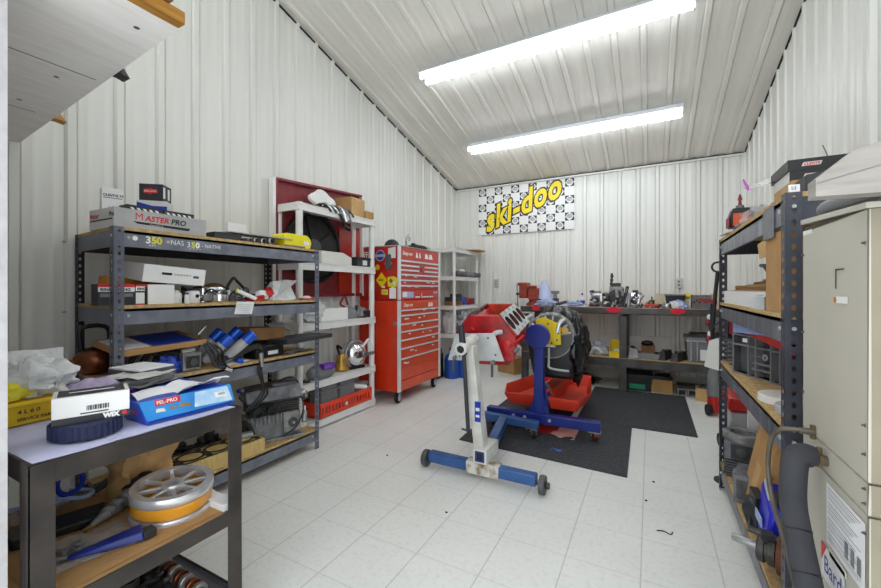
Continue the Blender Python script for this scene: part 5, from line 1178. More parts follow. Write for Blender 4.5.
# plastic wrapped engine
t = T('wrapped_engine','engine half wrapped in black plastic on the dark blue stand','engine',(-.82,3.85,.45))
m = MB(); m.lathe([(.05,-.02),(.20,-.02),(.215,0),(.21,.04),(.18,.12)],'cast',(-.79,3.60,.80),(0,1,0),n=30)
for k in range(9):
    a = PI*k/8*1.1-.15; m.cyl((-.79+.20*math.cos(a),3.575,.80+.20*math.sin(a)),(-.79+.20*math.cos(a),3.61,.80+.20*math.sin(a)),.011,'cast',n=8)
for k in range(8):
    a = PI*k/8+.2; m.box(0,0,0,0,0,0,'alu') if False else m.cyl((-.80+.10*math.cos(a),3.575,.80+.10*math.sin(a)),(-.80+.19*math.cos(a),3.575,.80+.19*math.sin(a)),.009,'alu',n=8)
m.disc((-.79,3.578,.80),(0,-1,0),.19,'grey_dk',30); m.lathe([(.02,0),(.03,.01),(.0295,.02)],'brass',(-.66,3.575,.86),(0,-1,0),n=14); P('bell_housing', m, t)
m = MB(); m.hexa([(-.95,3.58,.42),(-.60,3.58,.42),(-.58,4.1,.42),(-.97,4.1,.42),(-1.03,3.585,.80),(-.56,3.585,.80),(-.56,4.1,.86),(-1.03,4.1,.86)],'black'); P('crankcase', m, t, bev=.03)
m = MB(); m.sphere((-.785,3.93,.71),(.28,.30,.345),'bag_black',48,34,amp=.10,seed=51,freq=3.2); P('plastic_cover', m, t)
m = MB(); m.sphere((-.585,3.74,.68),(.085,.17,.31),'bag_black',30,24,amp=.14,seed=52,freq=3); P('plastic_drape', m, t)
m = MB(); m.cyl((-1.03,3.53,.93),(-.96,3.60,.98),.022,'grey_lt'); P('bracket', m, t)
m = MB(); m.tube([(-1.05,3.50,.89),(-1.10,3.46,.82),(-1.04,3.42,.86)],.013,'char'); P('hose', m, t)
m = MB(); m.tube([(-.66,3.55,.96),(-.70,3.52,.92),(-.72,3.52,.84)],.015,'alu'); P('pipe', m, t)
m = MB()
m.sphere((-.88,5.48,.03),(.30,.20,.07),'bag_black',24,12,amp=.3,seed=53,flat=.001); S('black_tarp','heap of black plastic sheeting on the floor behind the wrapped engine','plastic sheet',m)
# red drip tray
def drip(pts_in, pts_out, zb, zt_, m):
    n = len(pts_in)
    m.add([(x,y,zb) for x,y in pts_in], [tuple(range(n))], 'tray_red')
    m.add([(x,y,zb) for x,y in pts_in]+[(x,y,zt_) for x,y in pts_out], [(i,(i+1)%n,n+(i+1)%n,n+i) for i in range(n)], 'tray_red')
    c = Vector((sum(p[0] for p in pts_out)/n, sum(p[1] for p in pts_out)/n, 0))
    q = [c+(Vector((x,y,0))-c)*1.035 for x,y in pts_out]
    m.add([(x,y,zt_) for x,y in pts_out]+[(p.x,p.y,zt_) for p in q]+[(p.x,p.y,zt_-.022) for p in q], [(i,(i+1)%n,n+(i+1)%n,n+i) for i in range(n)]+[(n+i,n+(i+1)%n,2*n+(i+1)%n,2*n+i) for i in range(n)], 'tray_red')
    m.add([(x,y,zb-.004) for x,y in pts_in]+[(p.x,p.y,zt_-.022) for p in q], [(i,(i+1)%n,n+(i+1)%n,n+i) for i in range(n)], 'tray_red')
t = T('drip_tray','red two winged plastic drip tray across the legs of the dark blue stand','drip tray',(-.85,3.7,.17))
m = MB(); drip([(-1.17,3.68),(-1.12,3.44),(-.89,3.44),(-.89,4.45),(-1.0,4.45)],[(-1.235,3.70),(-1.15,3.40),(-.885,3.40),(-.885,4.5),(-1.03,4.5)],.195,.30,m); P('left_wing', m, t)
m = MB(); drip([(-.755,3.44),(-.545,3.44),(-.51,3.72),(-.58,4.35),(-.755,4.40)],[(-.76,3.40),(-.52,3.40),(-.465,3.73),(-.555,4.42),(-.76,4.48)],.195,.30,m); P('right_wing', m, t)
m = MB(); m.hexa([(-.90,3.62,.285),(-.745,3.62,.285),(-.745,4.48,.285),(-.90,4.48,.285),(-.875,3.62,.315),(-.77,3.62,.315),(-.77,4.48,.315),(-.875,4.48,.315)],'tray_red'); P('centre_ridge', m, t)
# carton under the engine
cbox('cardboard_carton','brown cardboard carton on the floor under the red engine block','box',(-1.80,5.60,.001),(.32,.26,.23),-25,'card')

# ---------------------------------------------------------------- workbench
BX0, BX1, BY0, BY1 = -1.53, .93, 5.13, 5.90
t = T('workbench','long steel legged workbench against the back wall with a worn wooden top','workbench',((BX0+BX1)/2,5.5,0))
m = MB(); m.box(BX0+.006,BX1-.006,BY0+.006,BY1,.965,1.0,'bench_top'); P('bench_top', m, t)
m = MB(); m.box(BX0,BX1,BY0,BY0+.006,.925,.999,'bench_steel'); m.box(BX0,BX0+.006,BY0,BY1,.925,.999,'bench_steel'); m.box(BX0,BX1,BY0,BY0+.05,.925,.931,'bench_steel'); P('edge_rail', m, t)
for xx in (BX0+.01,-.325,.84):
    for yy in (BY0+.008,BY1-.09):
        m = MB(); m.box(xx,xx+.08,yy,yy+.08,.009,.9,'bench_steel')
        if xx < -1: m.box(xx-.02,xx+.10,yy-.02,yy+.10,.001,.012,'bench_steel')
        P('leg', m, t, bev=.004)
m = MB(); m.box(BX0+.02,BX1-.02,BY0+.006,BY1-.02,.38,.40,'particle'); P('lower_shelf', m, t)
m = MB(); m.box(BX0+.02,BX1-.02,BY0-.002,BY0+.006,.30,.396,'bench_steel'); P('shelf_rail', m, t)
for k, (xx, w) in enumerate(((-1.32,.05),(-.385,.085),(.275,.075))):
    m = MB(); m.prism([(w*math.cos(2*PI*i/20), .032*math.sin(2*PI*i/20)) for i in range(20)],(xx,BY0-.001,.975),(1,0,0),(0,0,1),(0,-.004,0),'patch_red'); P('red_patch', m, t)
m = MB(); m.box(-.62,.24,5.885,5.905,.405,.60,'offwhite'); S('white_board','long white board standing at the back of the bench lower shelf','board',m,.003)
z = 1.001
t = T('bench_vise','large red bench vise at the left end of the workbench','vise',(-1.42,5.3,z))
m = MB(); m.lathe([(.10,0),(.10,.03),(.07,.05),(.06,.10)],'vise_red',(-1.40,5.33,z),n=20); P('swivel_base', m, t)
m = MB(); m.box(-1.46,-1.33,5.24,5.42,z+.08,z+.24,'vise_red'); m.box(-1.45,-1.34,5.23,5.27,z+.24,z+.275,'vise_red'); P('fixed_jaw', m, t, bev=.012)
m = MB(); m.box(-1.58,-1.47,5.22,5.40,z+.10,z+.29,'vise_red'); m.box(-1.60,-1.47,5.215,5.41,z+.27,z+.315,'vise_red'); m.box(-1.50,-1.44,5.28,5.36,z+.10,z+.2,'vise_red'); P('moving_jaw', m, t, bev=.012)
m = MB(); m.cyl((-1.60,5.30,z+.16),(-1.40,5.30,z+.16),.022,'iron'); m.cyl((-1.605,5.22,z+.30),(-1.595,5.23,z-.04),.009,'steel'); m.sphere((-1.60,5.225,z+.16),.022,'iron',10,8); P('screw_handle', m, t)
m = MB(); m.sheet((-1.33,5.20,z+.003),(.62,0,0),(0,.42,0),'paper',14,10,.006,9,31); S('paper_sheet','wide white paper covering the left part of the workbench','paper',m)
m = MB(); m.lathe([(.125,0),(.115,.05),(.08,.15),(.035,.235),(.008,.255)],'paper_blue',(-1.29,5.42,z+.09),n=14); S('pale_blue_bag','pale blue cloth covered part peaked like a tent next to the vise','covered part',m)
m = MB(); m.box(-1.40,-1.20,5.35,5.50,z+.005,z+.09,'char'); m.box(-1.18,-1.11,5.45,5.55,z+.005,z+.10,'iron'); m.box(-1.22,-1.10,5.46,5.53,z+.16,z+.20,'grey'); m.cyl((-1.15,5.5,z+.1),(-1.15,5.5,z+.17),.025,'cast'); S('black_fixture','dark machine fixture under the pale blue covered part','fixture',m,.004)
m = MB(); m.sphere((-1.22,5.25,z+.035),(.12,.06,.05),'rag_blue',18,12,amp=.5,seed=61,flat=z+.006); S('blue_rag','crumpled light blue rag at the front of the bench near the vise','rag',m)
m = MB(); m.sphere((-.87,5.28,z+.025),(.11,.06,.04),'rag_blue',18,12,amp=.5,seed=62,flat=z+.006); S('blue_rag','crumpled light blue rag beside the small white bottle on the bench','rag',m)
m = MB(); m.tube([(-1.10,5.45,z+.02),(-1.0,5.5,z+.05),(-.9,5.46,z+.03),(-.85,5.5,z+.06)],.02,'char'); S('black_hose','black hose lying on the bench paper','hose',m)
m = MB(); m.lathe([(.032,0),(.034,.004),(.034,.09),(.014,.115),(.014,.14)],'plastic_white',(-.785,5.42,z+.005),n=16); m.lathe([(.0345,.03),(.0345,.07)],'royal',(-.785,5.42,z+.005),n=16,caps=False); o = S('spray_bottle','small white bottle with a blue label on the workbench','bottle',m)
m = MB(); m.cyl((-.785,5.42,z+.145),(-.785,5.42,z+.17),.012,'royal'); P('bottle_cap', m, o)
def machine(name, label, x, y, w, h, seed, mats, big=True):
    r = random.Random(seed); m = MB()
    m.box(x-w*.5,x+w*.5,y-.09,y+.09,z+.001,z+.03,mats[0]); m.lathe([(w*.42,0),(w*.46,.03),(w*.46,.13),(w*.36,.16)],mats[1],(x,y-.08,z+h*.42),(0,1,0),n=20)
    m.lathe([(w*.36,-.03),(w*.38,-.028),(w*.30,.0)],mats[2],(x,y-.08,z+h*.42),(0,1,0),n=20); m.disc((x,y-.1115,z+h*.42),(0,-1,0),w*.2,'black',16)
    m.box(x-w*.32,x+w*.32,y-.06,y+.06,z+h*.62,z+h*.85,mats[1]); m.box(x-w*.2,x+w*.2,y-.05,y+.05,z+h*.85,z+h,mats[2])
    for k in range(10):
        a = r.uniform(-.6,.6)*w; m.cyl((x+a,y-.09,z+r.uniform(.05,.9)*h),(x+a+r.uniform(-.05,.05),y-.13,z+r.uniform(.05,.8)*h),r.uniform(.008,.022),r.choice(mats),n=8)
    S(name,label,'engine part',m,.004)
machine('alternator','bright alternator like casting at the left of the machine parts on the bench',-.60,5.42,.18,.20,1,('iron','alu','grey'))
m = MB(); m.cyl((-.66,5.40,z+.02),(-.66,5.40,z+.21),.026,'iron'); 
for k in range(5): m.cyl((-.66,5.40,z+.04+.035*k),(-.66,5.40,z+.055+.035*k),.036,'grey_dk',n=14)
S('short_camshaft','short dark camshaft standing upright at the left of the bench castings','camshaft',m)
machine('water_pump','bulky grey pump casting with black cap in the middle of the bench',-.375,5.42,.24,.30,2,('iron','cast','char'))
m = MB(); m.cyl((-.455,5.50,z),(-.435,5.52,z+.43),.014,'iron'); 
for k in range(7): m.cyl((-.4545+.0033*k,5.502+.0033*k,z+.08+.05*k),(-.4535+.0033*k,5.503+.0033*k,z+.10+.05*k),.020,'char',n=12)
S('camshaft','tall dark camshaft standing upright behind the pump casting','camshaft',m)
machine('carburettor','small silver carburettor with a black choke on the bench',-.16,5.42,.15,.21,3,('steel','chrome','char'))
m = MB(); 
for k in range(16): m.cyl((-.55+.045*k,5.22+.02*(k%3),z),(-.53+.045*k,5.25+.02*(k%2),z+.02+.015*(k%4)),.012,('steel','grey_dk','iron','cast')[k%4],n=8)
S('loose_hardware','scatter of loose bolts and fittings along the bench front','hardware',m)
t = T('grease_gun','red handled tool lying on the workbench','tool',(.0,5.28,z))
m = MB(); m.lathe([(.012,0),(.022,.01),(.022,.13),(.010,.15)],'red',(-.06,5.27,z+.024),(1,.05,0),n=14); P('red_body', m, t)
m = MB(); m.cyl((-.22,5.275,z+.02),(-.06,5.27,z+.024),.006,'iron'); P('shaft', m, t)
m = MB(); m.cyl((.09,5.277,z+.02),(.12,5.28,z+.035),.017,'iron'); P('end_knob', m, t)
m = MB(); m.cyl((.01,5.50,z),(.01,5.50,z+.07),.04,'brass'); m.box(-.01,.05,5.47,5.53,z+.07,z+.09,'iron'); m.cyl((.02,5.5,z+.09),(.02,5.5,z+.13),.008,'iron'); S('brass_fitting','dull brass fitting standing behind the red handled tool','fitting',m,.002)
cbox('cream_carton','cream carton next to the black bin on the workbench','box',(.12,5.62,z),(.13,.10,.17),0,'cream')
m = MB(); m.hexa([(.18,5.45,z),(.35,5.45,z),(.35,5.65,z),(.18,5.65,z),(.165,5.43,z+.15),(.365,5.43,z+.15),(.365,5.67,z+.15),(.165,5.67,z+.15)],'char'); m.box(.155,.375,5.42,5.68,z+.145,z+.162,'grey'); S('black_bin','black bin with a grey rim on the workbench','bin',m,.004)
m = MB(); m.sphere((.28,5.28,z+.03),(.09,.06,.055),'rag_blue',24,16,amp=.45,seed=63,flat=z+.001); m.sphere((.25,5.24,z+.03),(.06,.05,.045),'paper',14,10,amp=.5,seed=64,flat=z+.001); S('blue_rag','pile of blue and white rags in front of the black bin','rag',m)
m = MB(); 
for k in range(4): m.lathe([(.02,0),(.028,.004),(.028,.05),(.02,.055)],('cast','alu','iron','steel')[k],(.14+.03*k,5.25,z+.03),(.3,-1,0),n=14)
S('bearing','cluster of small bearings left of the blue rags','bearing',m)
m = MB(); m.box(.42,.60,5.22,5.42,z,z+.155,'block_grey')
for k in range(4): m.disc((.4192,5.245+.045*k,z+.10),(-1,0,0),.018,'black',14); m.hexa([(.419,5.235+.045*k,z+.02),(.42,5.235+.045*k,z+.02),(.42,5.255+.045*k,z+.02),(.419,5.255+.045*k,z+.02),(.419,5.228+.045*k,z+.08),(.42,5.228+.045*k,z+.08),(.42,5.262+.045*k,z+.08),(.419,5.262+.045*k,z+.08)],'black')
for k in range(4): m.disc((.435+.027*k,5.2192,z+.075+.02*(k%2)),(0,-1,0),.012,'black',12)
m.disc((.545,5.2188,z+.09),(0,-1,0),.026,'black',18); S('cylinder_casting','grey cast cylinder head block at the right end of the bench','cylinder head',m,.004)
m = MB(); m.sphere((.40,5.56,z+.14),(.05,.03,.03),'sticker_yel',12,8,amp=.3,seed=2); m.box(.37,.41,5.55,5.59,z,z+.13,'clear_pl' if False else 'offwhite'); S('yellow_cap_bottle','pale bottle with yellow top right of the black bin','bottle',m,.003)
m = MB(); m.box(.62,.72,5.40,5.55,z,z+.17,'cream'); S('cream_carton','cream carton at the right end of the workbench behind the rack post','box',m,.002)
# lower bench shelf
z = .401
m = MB(); m.sphere((-.575,5.32,z+.02),(.135,.12,.15),'mitt',22,16,amp=.22,seed=71,flat=z); m.tube([(-.66,5.20,z+.02),(-.60,5.19,z+.09),(-.52,5.2,z+.03)],.02,'plate_grey'); S('wrapped_casting','grey plastic wrapped rounded casting on the bench lower shelf','wrapped part',m)
m = MB()
x0, x1, y0, y1, h = -.44, -.27, 5.18, 5.42, .19
m.box(x0,x1,y0,y1,z,z+.006,'yellow'); m.box(x0,x1,y1-.006,y1,z,z+h,'yellow'); m.hexa([(x0,y0,z),(x0+.006,y0,z),(x0+.006,y1,z),(x0,y1,z),(x0,y0,z+.07),(x0+.006,y0,z+.07),(x0+.006,y1,z+h),(x0,y1,z+h)],'yellow'); m.hexa([(x1-.006,y0,z),(x1,y0,z),(x1,y1,z),(x1-.006,y1,z),(x1-.006,y0,z+.07),(x1,y0,z+.07),(x1,y1,z+h),(x1-.006,y1,z+h)],'yellow'); m.box(x0,x1,y0,y0+.006,z,z+.07,'yellow')
S('parts_bin','yellow open fronted stacking bin on the bench lower shelf','bin',m,.001)
m = MB(); m.sphere((-.355,5.26,z+.05),(.05,.05,.04),'offwhite',12,8,amp=.4,seed=9,flat=z+.007); S('white_fitting','white fittings lying in the yellow stacking bin','fitting',m)
def valve_cover(x, y, rz, label, L=.28, w=.12, h=.08, mt='grey'):
    m = MB(); m.hexa([(-w/2,-L/2,0),(w/2,-L/2,0),(w/2,L/2,0),(-w/2,L/2,0),(-w*.34,-L*.44,h),(w*.34,-L*.44,h),(w*.34,L*.44,h),(-w*.34,L*.44,h)],mt); m.box(-w*.56,w*.56,-L*.54,L*.54,0,.012,mt)
    m.cyl((0,-L*.25,h),(0,-L*.25,h+.02),.022,'char'); m.cyl((0,L*.25,h),(0,L*.25,h+.012),.016,'steel')
    return S('valve_cover',label,'valve cover',m,.006,loc=(x,y,z),rot=(0,0,math.radians(rz)),local=True)
valve_cover(-.19,5.30,8,'silver valve cover right of the yellow stacking bin',mt='cast',h=.12)
valve_cover(.0,5.28,80,'wide grey valve cover at the front of the bench lower shelf',L=.27,h=.06)
valve_cover(.165,5.33,-18,'narrow dark cover beside the wide grey valve cover',L=.3,w=.07,h=.10,mt='char')
valve_cover(.30,5.30,-22,'dark narrow cover with bright end left of the grey crate',L=.32,w=.08,h=.09,mt='iron')
cbox('wooden_block','brown wooden block behind the wide grey valve cover','wooden block',(-.02,5.48,z),(.15,.10,.13),0,'card_dk')
m = MB(); m.sphere((-.03,5.48,z+.155),(.07,.05,.035),'black',12,8,amp=.2,seed=5); S('rubber_plug','black rubber cap on the brown wooden block','cap',m)
t = T('stacking_crate','grey plastic stacking crate with white label on the bench lower shelf','crate',(.52,5.4,z))
m = MB(); m.hexa([(.38,5.22,z),(.74,5.22,z),(.74,5.62,z),(.38,5.62,z),(.365,5.20,z+.27),(.76,5.20,z+.27),(.76,5.64,z+.27),(.365,5.64,z+.27)],'grey'); m.box(.355,.77,5.185,5.65,z+.235,z+.25,'grey_lt'); m.box(.36,.765,5.19,5.645,z+.25,z+.28,'grey')
for xx in (.40,.46,.70): m.box(xx,xx+.012,5.192,5.21,z+.02,z+.235,'grey_lt')
P('crate_body', m, t, bev=.003)
m = MB(); m.box(.49,.70,5.193,5.1955,z+.03,z+.15,'paper'); P('paper_label', m, t)
m = MB(); m.box(.42,.70,5.25,5.6,z+.275,z+.31,'char'); S('black_box','black box standing inside the grey stacking crate','box',m,.004)
# under the bench
z = .001
t = T('storage_tote','navy plastic tote with a teal label under the workbench','tote',(-.13,5.42,z))
m = MB(); m.hexa([(-.25,5.27,z),(.0,5.27,z),(.0,5.57,z),(-.25,5.57,z),(-.27,5.25,z+.17),(.02,5.25,z+.17),(.02,5.59,z+.17),(-.27,5.59,z+.17)],'char'); P('tote_body', m, t, bev=.006)
m = MB(); m.box(-.28,.03,5.24,5.60,z+.17,z+.20,'char'); P('tote_lid', m, t, bev=.006)
m = MB(); m.hexa([(-.22,5.2605,z+.03),(-.05,5.2605,z+.03),(-.05,5.2635,z+.03),(-.22,5.2635,z+.03),(-.22,5.255,z+.085),(-.05,5.255,z+.085),(-.05,5.258,z+.085),(-.22,5.258,z+.085)],'teal'); P('teal_label', m, t)
o = cbox('cardboard_carton','brown open carton on the floor beside the navy tote','box',(.13,5.42,z),(.22,.25,.15),-4,'card')
m = MB(); m.hexa([(-.10,-.10,.1505),(.10,-.10,.1505),(.10,.10,.1505),(-.10,.10,.1505),(-.08,-.08,.19),(.07,-.08,.18),(.08,.08,.20),(-.08,.08,.19)],'char'); P('dark_contents', m, o)
for k, xx in enumerate((.325,.425)):
    m = MB(); x0, x1, y0, y1, h = xx-.048, xx+.048, 5.24, 5.44, .085
    m.box(x0,x0+.014,y0,y1,z,z+h,'concrete'); m.box(x1-.014,x1,y0,y1,z,z+h,'concrete'); m.box(x0+.014,x1-.014,y0,y1,z,z+.014,'concrete'); m.box(x0+.014,x1-.014,y0,y1,z+h-.014,z+h,'concrete'); m.box(x0+.014,x1-.014,y0+.08,y0+.09,z+.014,z+h-.014,'char')
    S('hollow_block',['hollow grey block under the bench next to the brown open carton','hollow grey block under the bench beside the low carton'][k],'block',m,.002,group='hollow blocks under the bench')
m = MB(); m.box(.28,.5,5.30,5.5,z+.087,z+.11,'char'); S('black_tray','black tray lying across the two hollow blocks','tray',m,.003)
o = cbox('cardboard_carton','low open carton on the floor at the right end under the bench','box',(.575,5.20,z),(.25,.2,.13),-6,'card_lt')
m = MB(); m.sphere((0,0,.13),(.1,.08,.04),'char',12,8,amp=.3,seed=7,flat=.1301); P('dark_contents', m, o)
m = MB(); m.sphere((-.92,5.75,.10),(.10,.1,.10),'black',14,10,amp=.15,seed=6,flat=.001); S('black_bag','black bag on the floor at the left under the bench','bag',m)
# ---------------------------------------------------------------- right rack contents
z = 1.525
m = MB(); m.sheet((.37,2.62,z+.004),(.20,0,.03),(0,.30,.02),'card_lt',8,8,.008,9,3); S('cardboard_flap','flat torn cardboard flap under the dark red jug on the right rack','cardboard',m)
t = T('oil_jug','black and red jug with an orange label and red nozzle on the right rack top','jug',(.455,2.80,z+.05))
m = MB(); m.prism([(-.05,0),(.05,0),(.055,.06),(.04,.105),(-.04,.105),(-.055,.06)],(.455,2.735,z+.05),(1,0,0),(0,0,1),(0,.11,0),'black'); m.box(.395,.402,2.74,2.84,z+.052,z+.11,'wine'); P('jug_body', m, t, bev=.010)
m = MB(); m.box(.415,.495,2.7335,2.7345,z+.055,z+.125,'drawer_red'); m.text('HI-TACK', .016, (.42,2.733,z+.10),(1,0,0),(0,0,1),'orange_card',bold=.0006); m.text('FLUID', .020, (.425,2.733,z+.075),(1,0,0),(0,0,1),'orange_card',bold=.0006)
P('jug_label', m, t, label='orange and red label')
m = MB(); m.lathe([(.02,0),(.02,.02),(.016,.022)],'grey',(.455,2.79,z+.155),n=14); m.lathe([(.010,.022),(.006,.05),(.012,.052),(.004,.085)],'wine',(.455,2.79,z+.155),n=12); P('nozzle', m, t)
m = MB(); m.lathe([(.045,0),(.045,.014),(.03,.03)],'black',(.425,2.50,z+.001),n=18); S('black_cup','small black cap between the jug and the clear bag on the right rack','cap',m)
m = MB(); m.sphere((.47,2.40,z+.04),(.07,.12,.055),'bag_clear',18,12,amp=.4,seed=81,flat=z+.001); S('clear_bag','clear crumpled plastic bag on the right rack top shelf','plastic bag',m)
cbox('cardboard_carton','brown carton under the two flat black cartons on the right rack','box',(.555,2.04,z),(.17,.24,.105),0,{'*':'card','x-':'card_lt'})
def rl(mb, w, d, h):
    yy = -d/2-.001
    mb.hexa([(-w/2+.04,yy,h*.35),(-w/2+.095,yy,h*.35),(-w/2+.095,yy+.001,h*.35),(-w/2+.04,yy+.001,h*.35),(-w/2+.046,yy,h*.68),(-w/2+.10,yy,h*.68),(-w/2+.10,yy+.001,h*.68),(-w/2+.046,yy+.001,h*.68)],'offwhite')
    mb.text('CLEVITE', .013, (-w/2+.046,yy-.0005,h*.40),(1,0,0),(0,0,1),'logo_red',bold=.0006,shear=.2)
cbox('gasket_box','lower of two flat black cartons with red lettered labels on the right rack','box',(.65,2.08,z+.107),(.35,.22,.043),0,{'*':'black','x-':'offwhite'},extra=rl)
cbox('gasket_box','upper of two flat black cartons with red lettered labels on the right rack','box',(.65,2.09,z+.151),(.36,.24,.043),0,{'*':'black','z+':'offwhite'},extra=rl)
m = MB(); m.tube([(.60,2.02,z+.198),(.595,2.02,z+.22),(.585,2.02,z+.25)],.0018,'grey_dk'); S('wire_pin','thin bent wire sticking up from the upper black carton','wire',m)
m = MB(); m.sheet((.395,2.17,z+.135),(.0,.20,.05),(.10,-.02,.03),'bag',8,8,.01,12,82); m.hexa([(.385,2.19,z+.135),(.39,2.19,z+.135),(.40,2.36,z+.215),(.395,2.36,z+.215),(.385,2.19,z+.155),(.39,2.19,z+.155),(.40,2.36,z+.228),(.395,2.36,z+.228)],'magenta'); S('zip_bag','zip bag with a magenta seal beside the black cartons','plastic bag',m)
m = MB(); m.hexa([(.44,1.66,z+.0),(.62,1.64,z),(.62,1.80,z),(.44,1.82,z),(.44,1.66,z+.062),(.62,1.64,z+.095),(.62,1.80,z+.095),(.44,1.82,z+.062)],'char'); m.box(.60,.63,1.638,1.645,z,z+.09,'lumber'); S('black_carton','angled black carton behind the right rack near post top','box',m,.002)
m = MB(); m.sheet((.385,1.606,z-.001),(.028,0,.0),(.0,.004,.026),'paper',4,4,.002,30,5); m.text('53', .014, (.390,1.604,z+.008),(1,0,0),(0,0,1),'grey_dk'); S('note_card','small white handwritten note on the right rack near post top','note',m)
m = MB(); m.box(.372,.380,1.74,1.86,1.40,1.508,'grey'); m.box(.372,.40,1.74,1.86,1.508,1.512,'grey'); S('grey_plate','grey plate hooked over the right rack top beam','plate',m,.002)
# second shelf
z = 1.142
m = MB(); m.box(.385,.52,1.70,1.88,z,z+.275,'card'); o = S('tall_carton','tall brown carton standing beside the right rack near post, second shelf','box',m,.002)
m = MB(); m.hexa([(.385,1.88,z+.20),(.388,1.88,z+.20),(.386,1.97,z+.20),(.383,1.97,z+.20),(.385,1.88,z+.27),(.388,1.88,z+.27),(.378,1.96,z+.255),(.375,1.96,z+.255)],'card_lt'); P('flap', m, o)
m = MB(); x0,x1,y0,y1,h = .385,.62,2.03,2.82,.07
m.box(x0,x1,y0,y1,z,z+.004,'white'); m.box(x0,x0+.004,y0,y1,z,z+h,'white'); m.box(x0,x1,y0,y0+.004,z,z+h,'white'); m.box(x0,x1,y1-.004,y1,z,z+h,'white'); m.box(x1-.004,x1,y0,y1,z,z+h,'white')
o = S('open_carton','long white open carton on the second shelf of the right rack','box',m,.001)
for k in range(5):
    m = MB(); m.hexa([(.395+.04*k,2.06,z+.06+.014*k),(.425+.04*k,2.06,z+.06+.014*k),(.425+.04*k,2.78,z+.06+.014*k),(.395+.04*k,2.78,z+.06+.014*k),(.395+.04*k,2.06,z+.07+.016*k),(.43+.04*k,2.06,z+.075+.016*k),(.43+.04*k,2.78,z+.075+.016*k),(.395+.04*k,2.78,z+.07+.016*k)],'card_dk' if k % 2 else 'card'); P('divider', m, o)
m = MB(); m.tube([(.46,2.10,z+.10),(.43,2.10,z+.17),(.44,2.22,z+.185),(.50,2.24,z+.18)],.008,'char'); S('bent_rod','bent black rod handle above the long white carton','handle',m)
m = MB()
for k in range(11): m.box(.378,.384,1.90+.020*k,1.908+.020*k,z,z+.05,'clear_pl')
m.box(.378,.50,1.89,2.02,z+.05,z+.056,'offwhite'); m.box(.40,.50,1.89,2.02,z,z+.05,'clear_pl'); S('clear_basket','slotted clear plastic basket in front of the tall brown carton','basket',m)
m = MB(); m.box(.45,.56,2.84,2.9,z,z+.10,'card'); m.box(.56,.64,2.84,2.9,z,z+.10,'offwhite'); S('small_carton','small brown and white carton at the far end of the second shelf','box',m,.002)
# third shelf
z = .785
m = MB(); m.box(.81,.93,1.75,2.86,z,z+.20,'red'); m.box(.42,.93,1.70,2.90,z+.215,z+.245,'red'); m.box(.42,.80,2.62,2.90,z+.17,z+.215,'red'); m.box(.50,.90,2.55,2.88,z+.245,z+.252,'red'); S('red_tool_case','large red plastic case behind the grey crate on the third shelf','case',m,.012)
m = MB(); m.prism([(2.66,1.07),(2.66,.985),(2.0,1.035),(1.72,1.045),(1.72,1.062)],(.402,0,0),(0,1,0),(0,0,1),(.004,0,0),'shop_lav'); m.T=None; S('blue_sheet','pale blue sheet hanging below the second shelf of the right rack','cloth',m)
m = MB(); m.tube([(.415,2.56,z+.25),(.408,2.60,z+.23),(.418,2.66,z+.20)],.006,'grey_lt'); S('steel_latch','small steel latch wire on the red case','latch',m)
t = T('plastic_crate','grey ribbed plastic crate tipped on its side on the third shelf of the right rack','crate',(.453,2.414,z+.001),rot=(0,0,math.radians(25)))
m = MB(); h = .205; w = .155
m.box(.0,.33,-w,w,0,.008,'grey_dk'); m.box(.0,.33,-w,w,h-.008,h,'grey_dk'); m.box(.0,.33,-w,-w+.007,0,h,'grey_dk'); m.box(.0,.33,w-.007,w,0,h,'grey_dk'); m.box(.035,.042,-w,w,0,h,'grey_dk'); P('crate_body', m, t)
for yy in (-.152,-.10,-.005,.045,.152):
    m = MB(); m.box(-.003,.036,yy-.004,yy+.004,.0,h,'grey'); P('crate_rib', m, t)
for zz, a, b in ((.004,-.15,.15),(.045,-.10,.02),(.075,-.10,.02),(.15,-.15,.15),(.201,-.15,.15)):
    m = MB(); m.box(-.002,.036,a,b,zz-.004,zz+.004,'grey'); P('crate_rib', m, t)
m = MB(); m.torus((.006,-.055,.11),(1,0,0),.012,.004,'grey_lt',14,6); m.box(.002,.01,-.04,.03,.106,.112,'grey'); P('latch_eye', m, t)
m = MB(); m.box(.028,.0345,.058,.085,.01,.145,'offwhite'); m.box(.010,.03,.05,.10,.165,.185,'white'); P('tape_strip', m, t, label='white tape strip')
for k, (xx, yy) in enumerate(((.425,2.67),(.425,2.80))):
    m = MB()
    pts = [(xx+.036*math.cos(a*.9), yy+.036*math.sin(a*.9), z+.012+.135*a/40) for a in range(41)]
    m.tube(pts,.006,'grey_dk',n=6,sub=1); S('coil_spring',['coil spring left of the tipped grey crate','coil spring behind the rack far post'][k],'spring',m,0,group='springs on the third shelf')
m = MB(); m.cyl((.46,1.95,z),(.46,1.95,z+.03),.085,'offwhite',n=28); m.cyl((.45,1.78,z),(.45,1.78,z+.032),.06,'grey_lt',n=24); S('white_discs','pair of pale round discs under the tipped grey crate','disc',m,.002)
m = MB(); m.box(.40,.43,1.66,1.70,z,z+.10,'rust'); S('rusty_bar','short rusty bar standing behind the right rack near post','bar',m,.003)
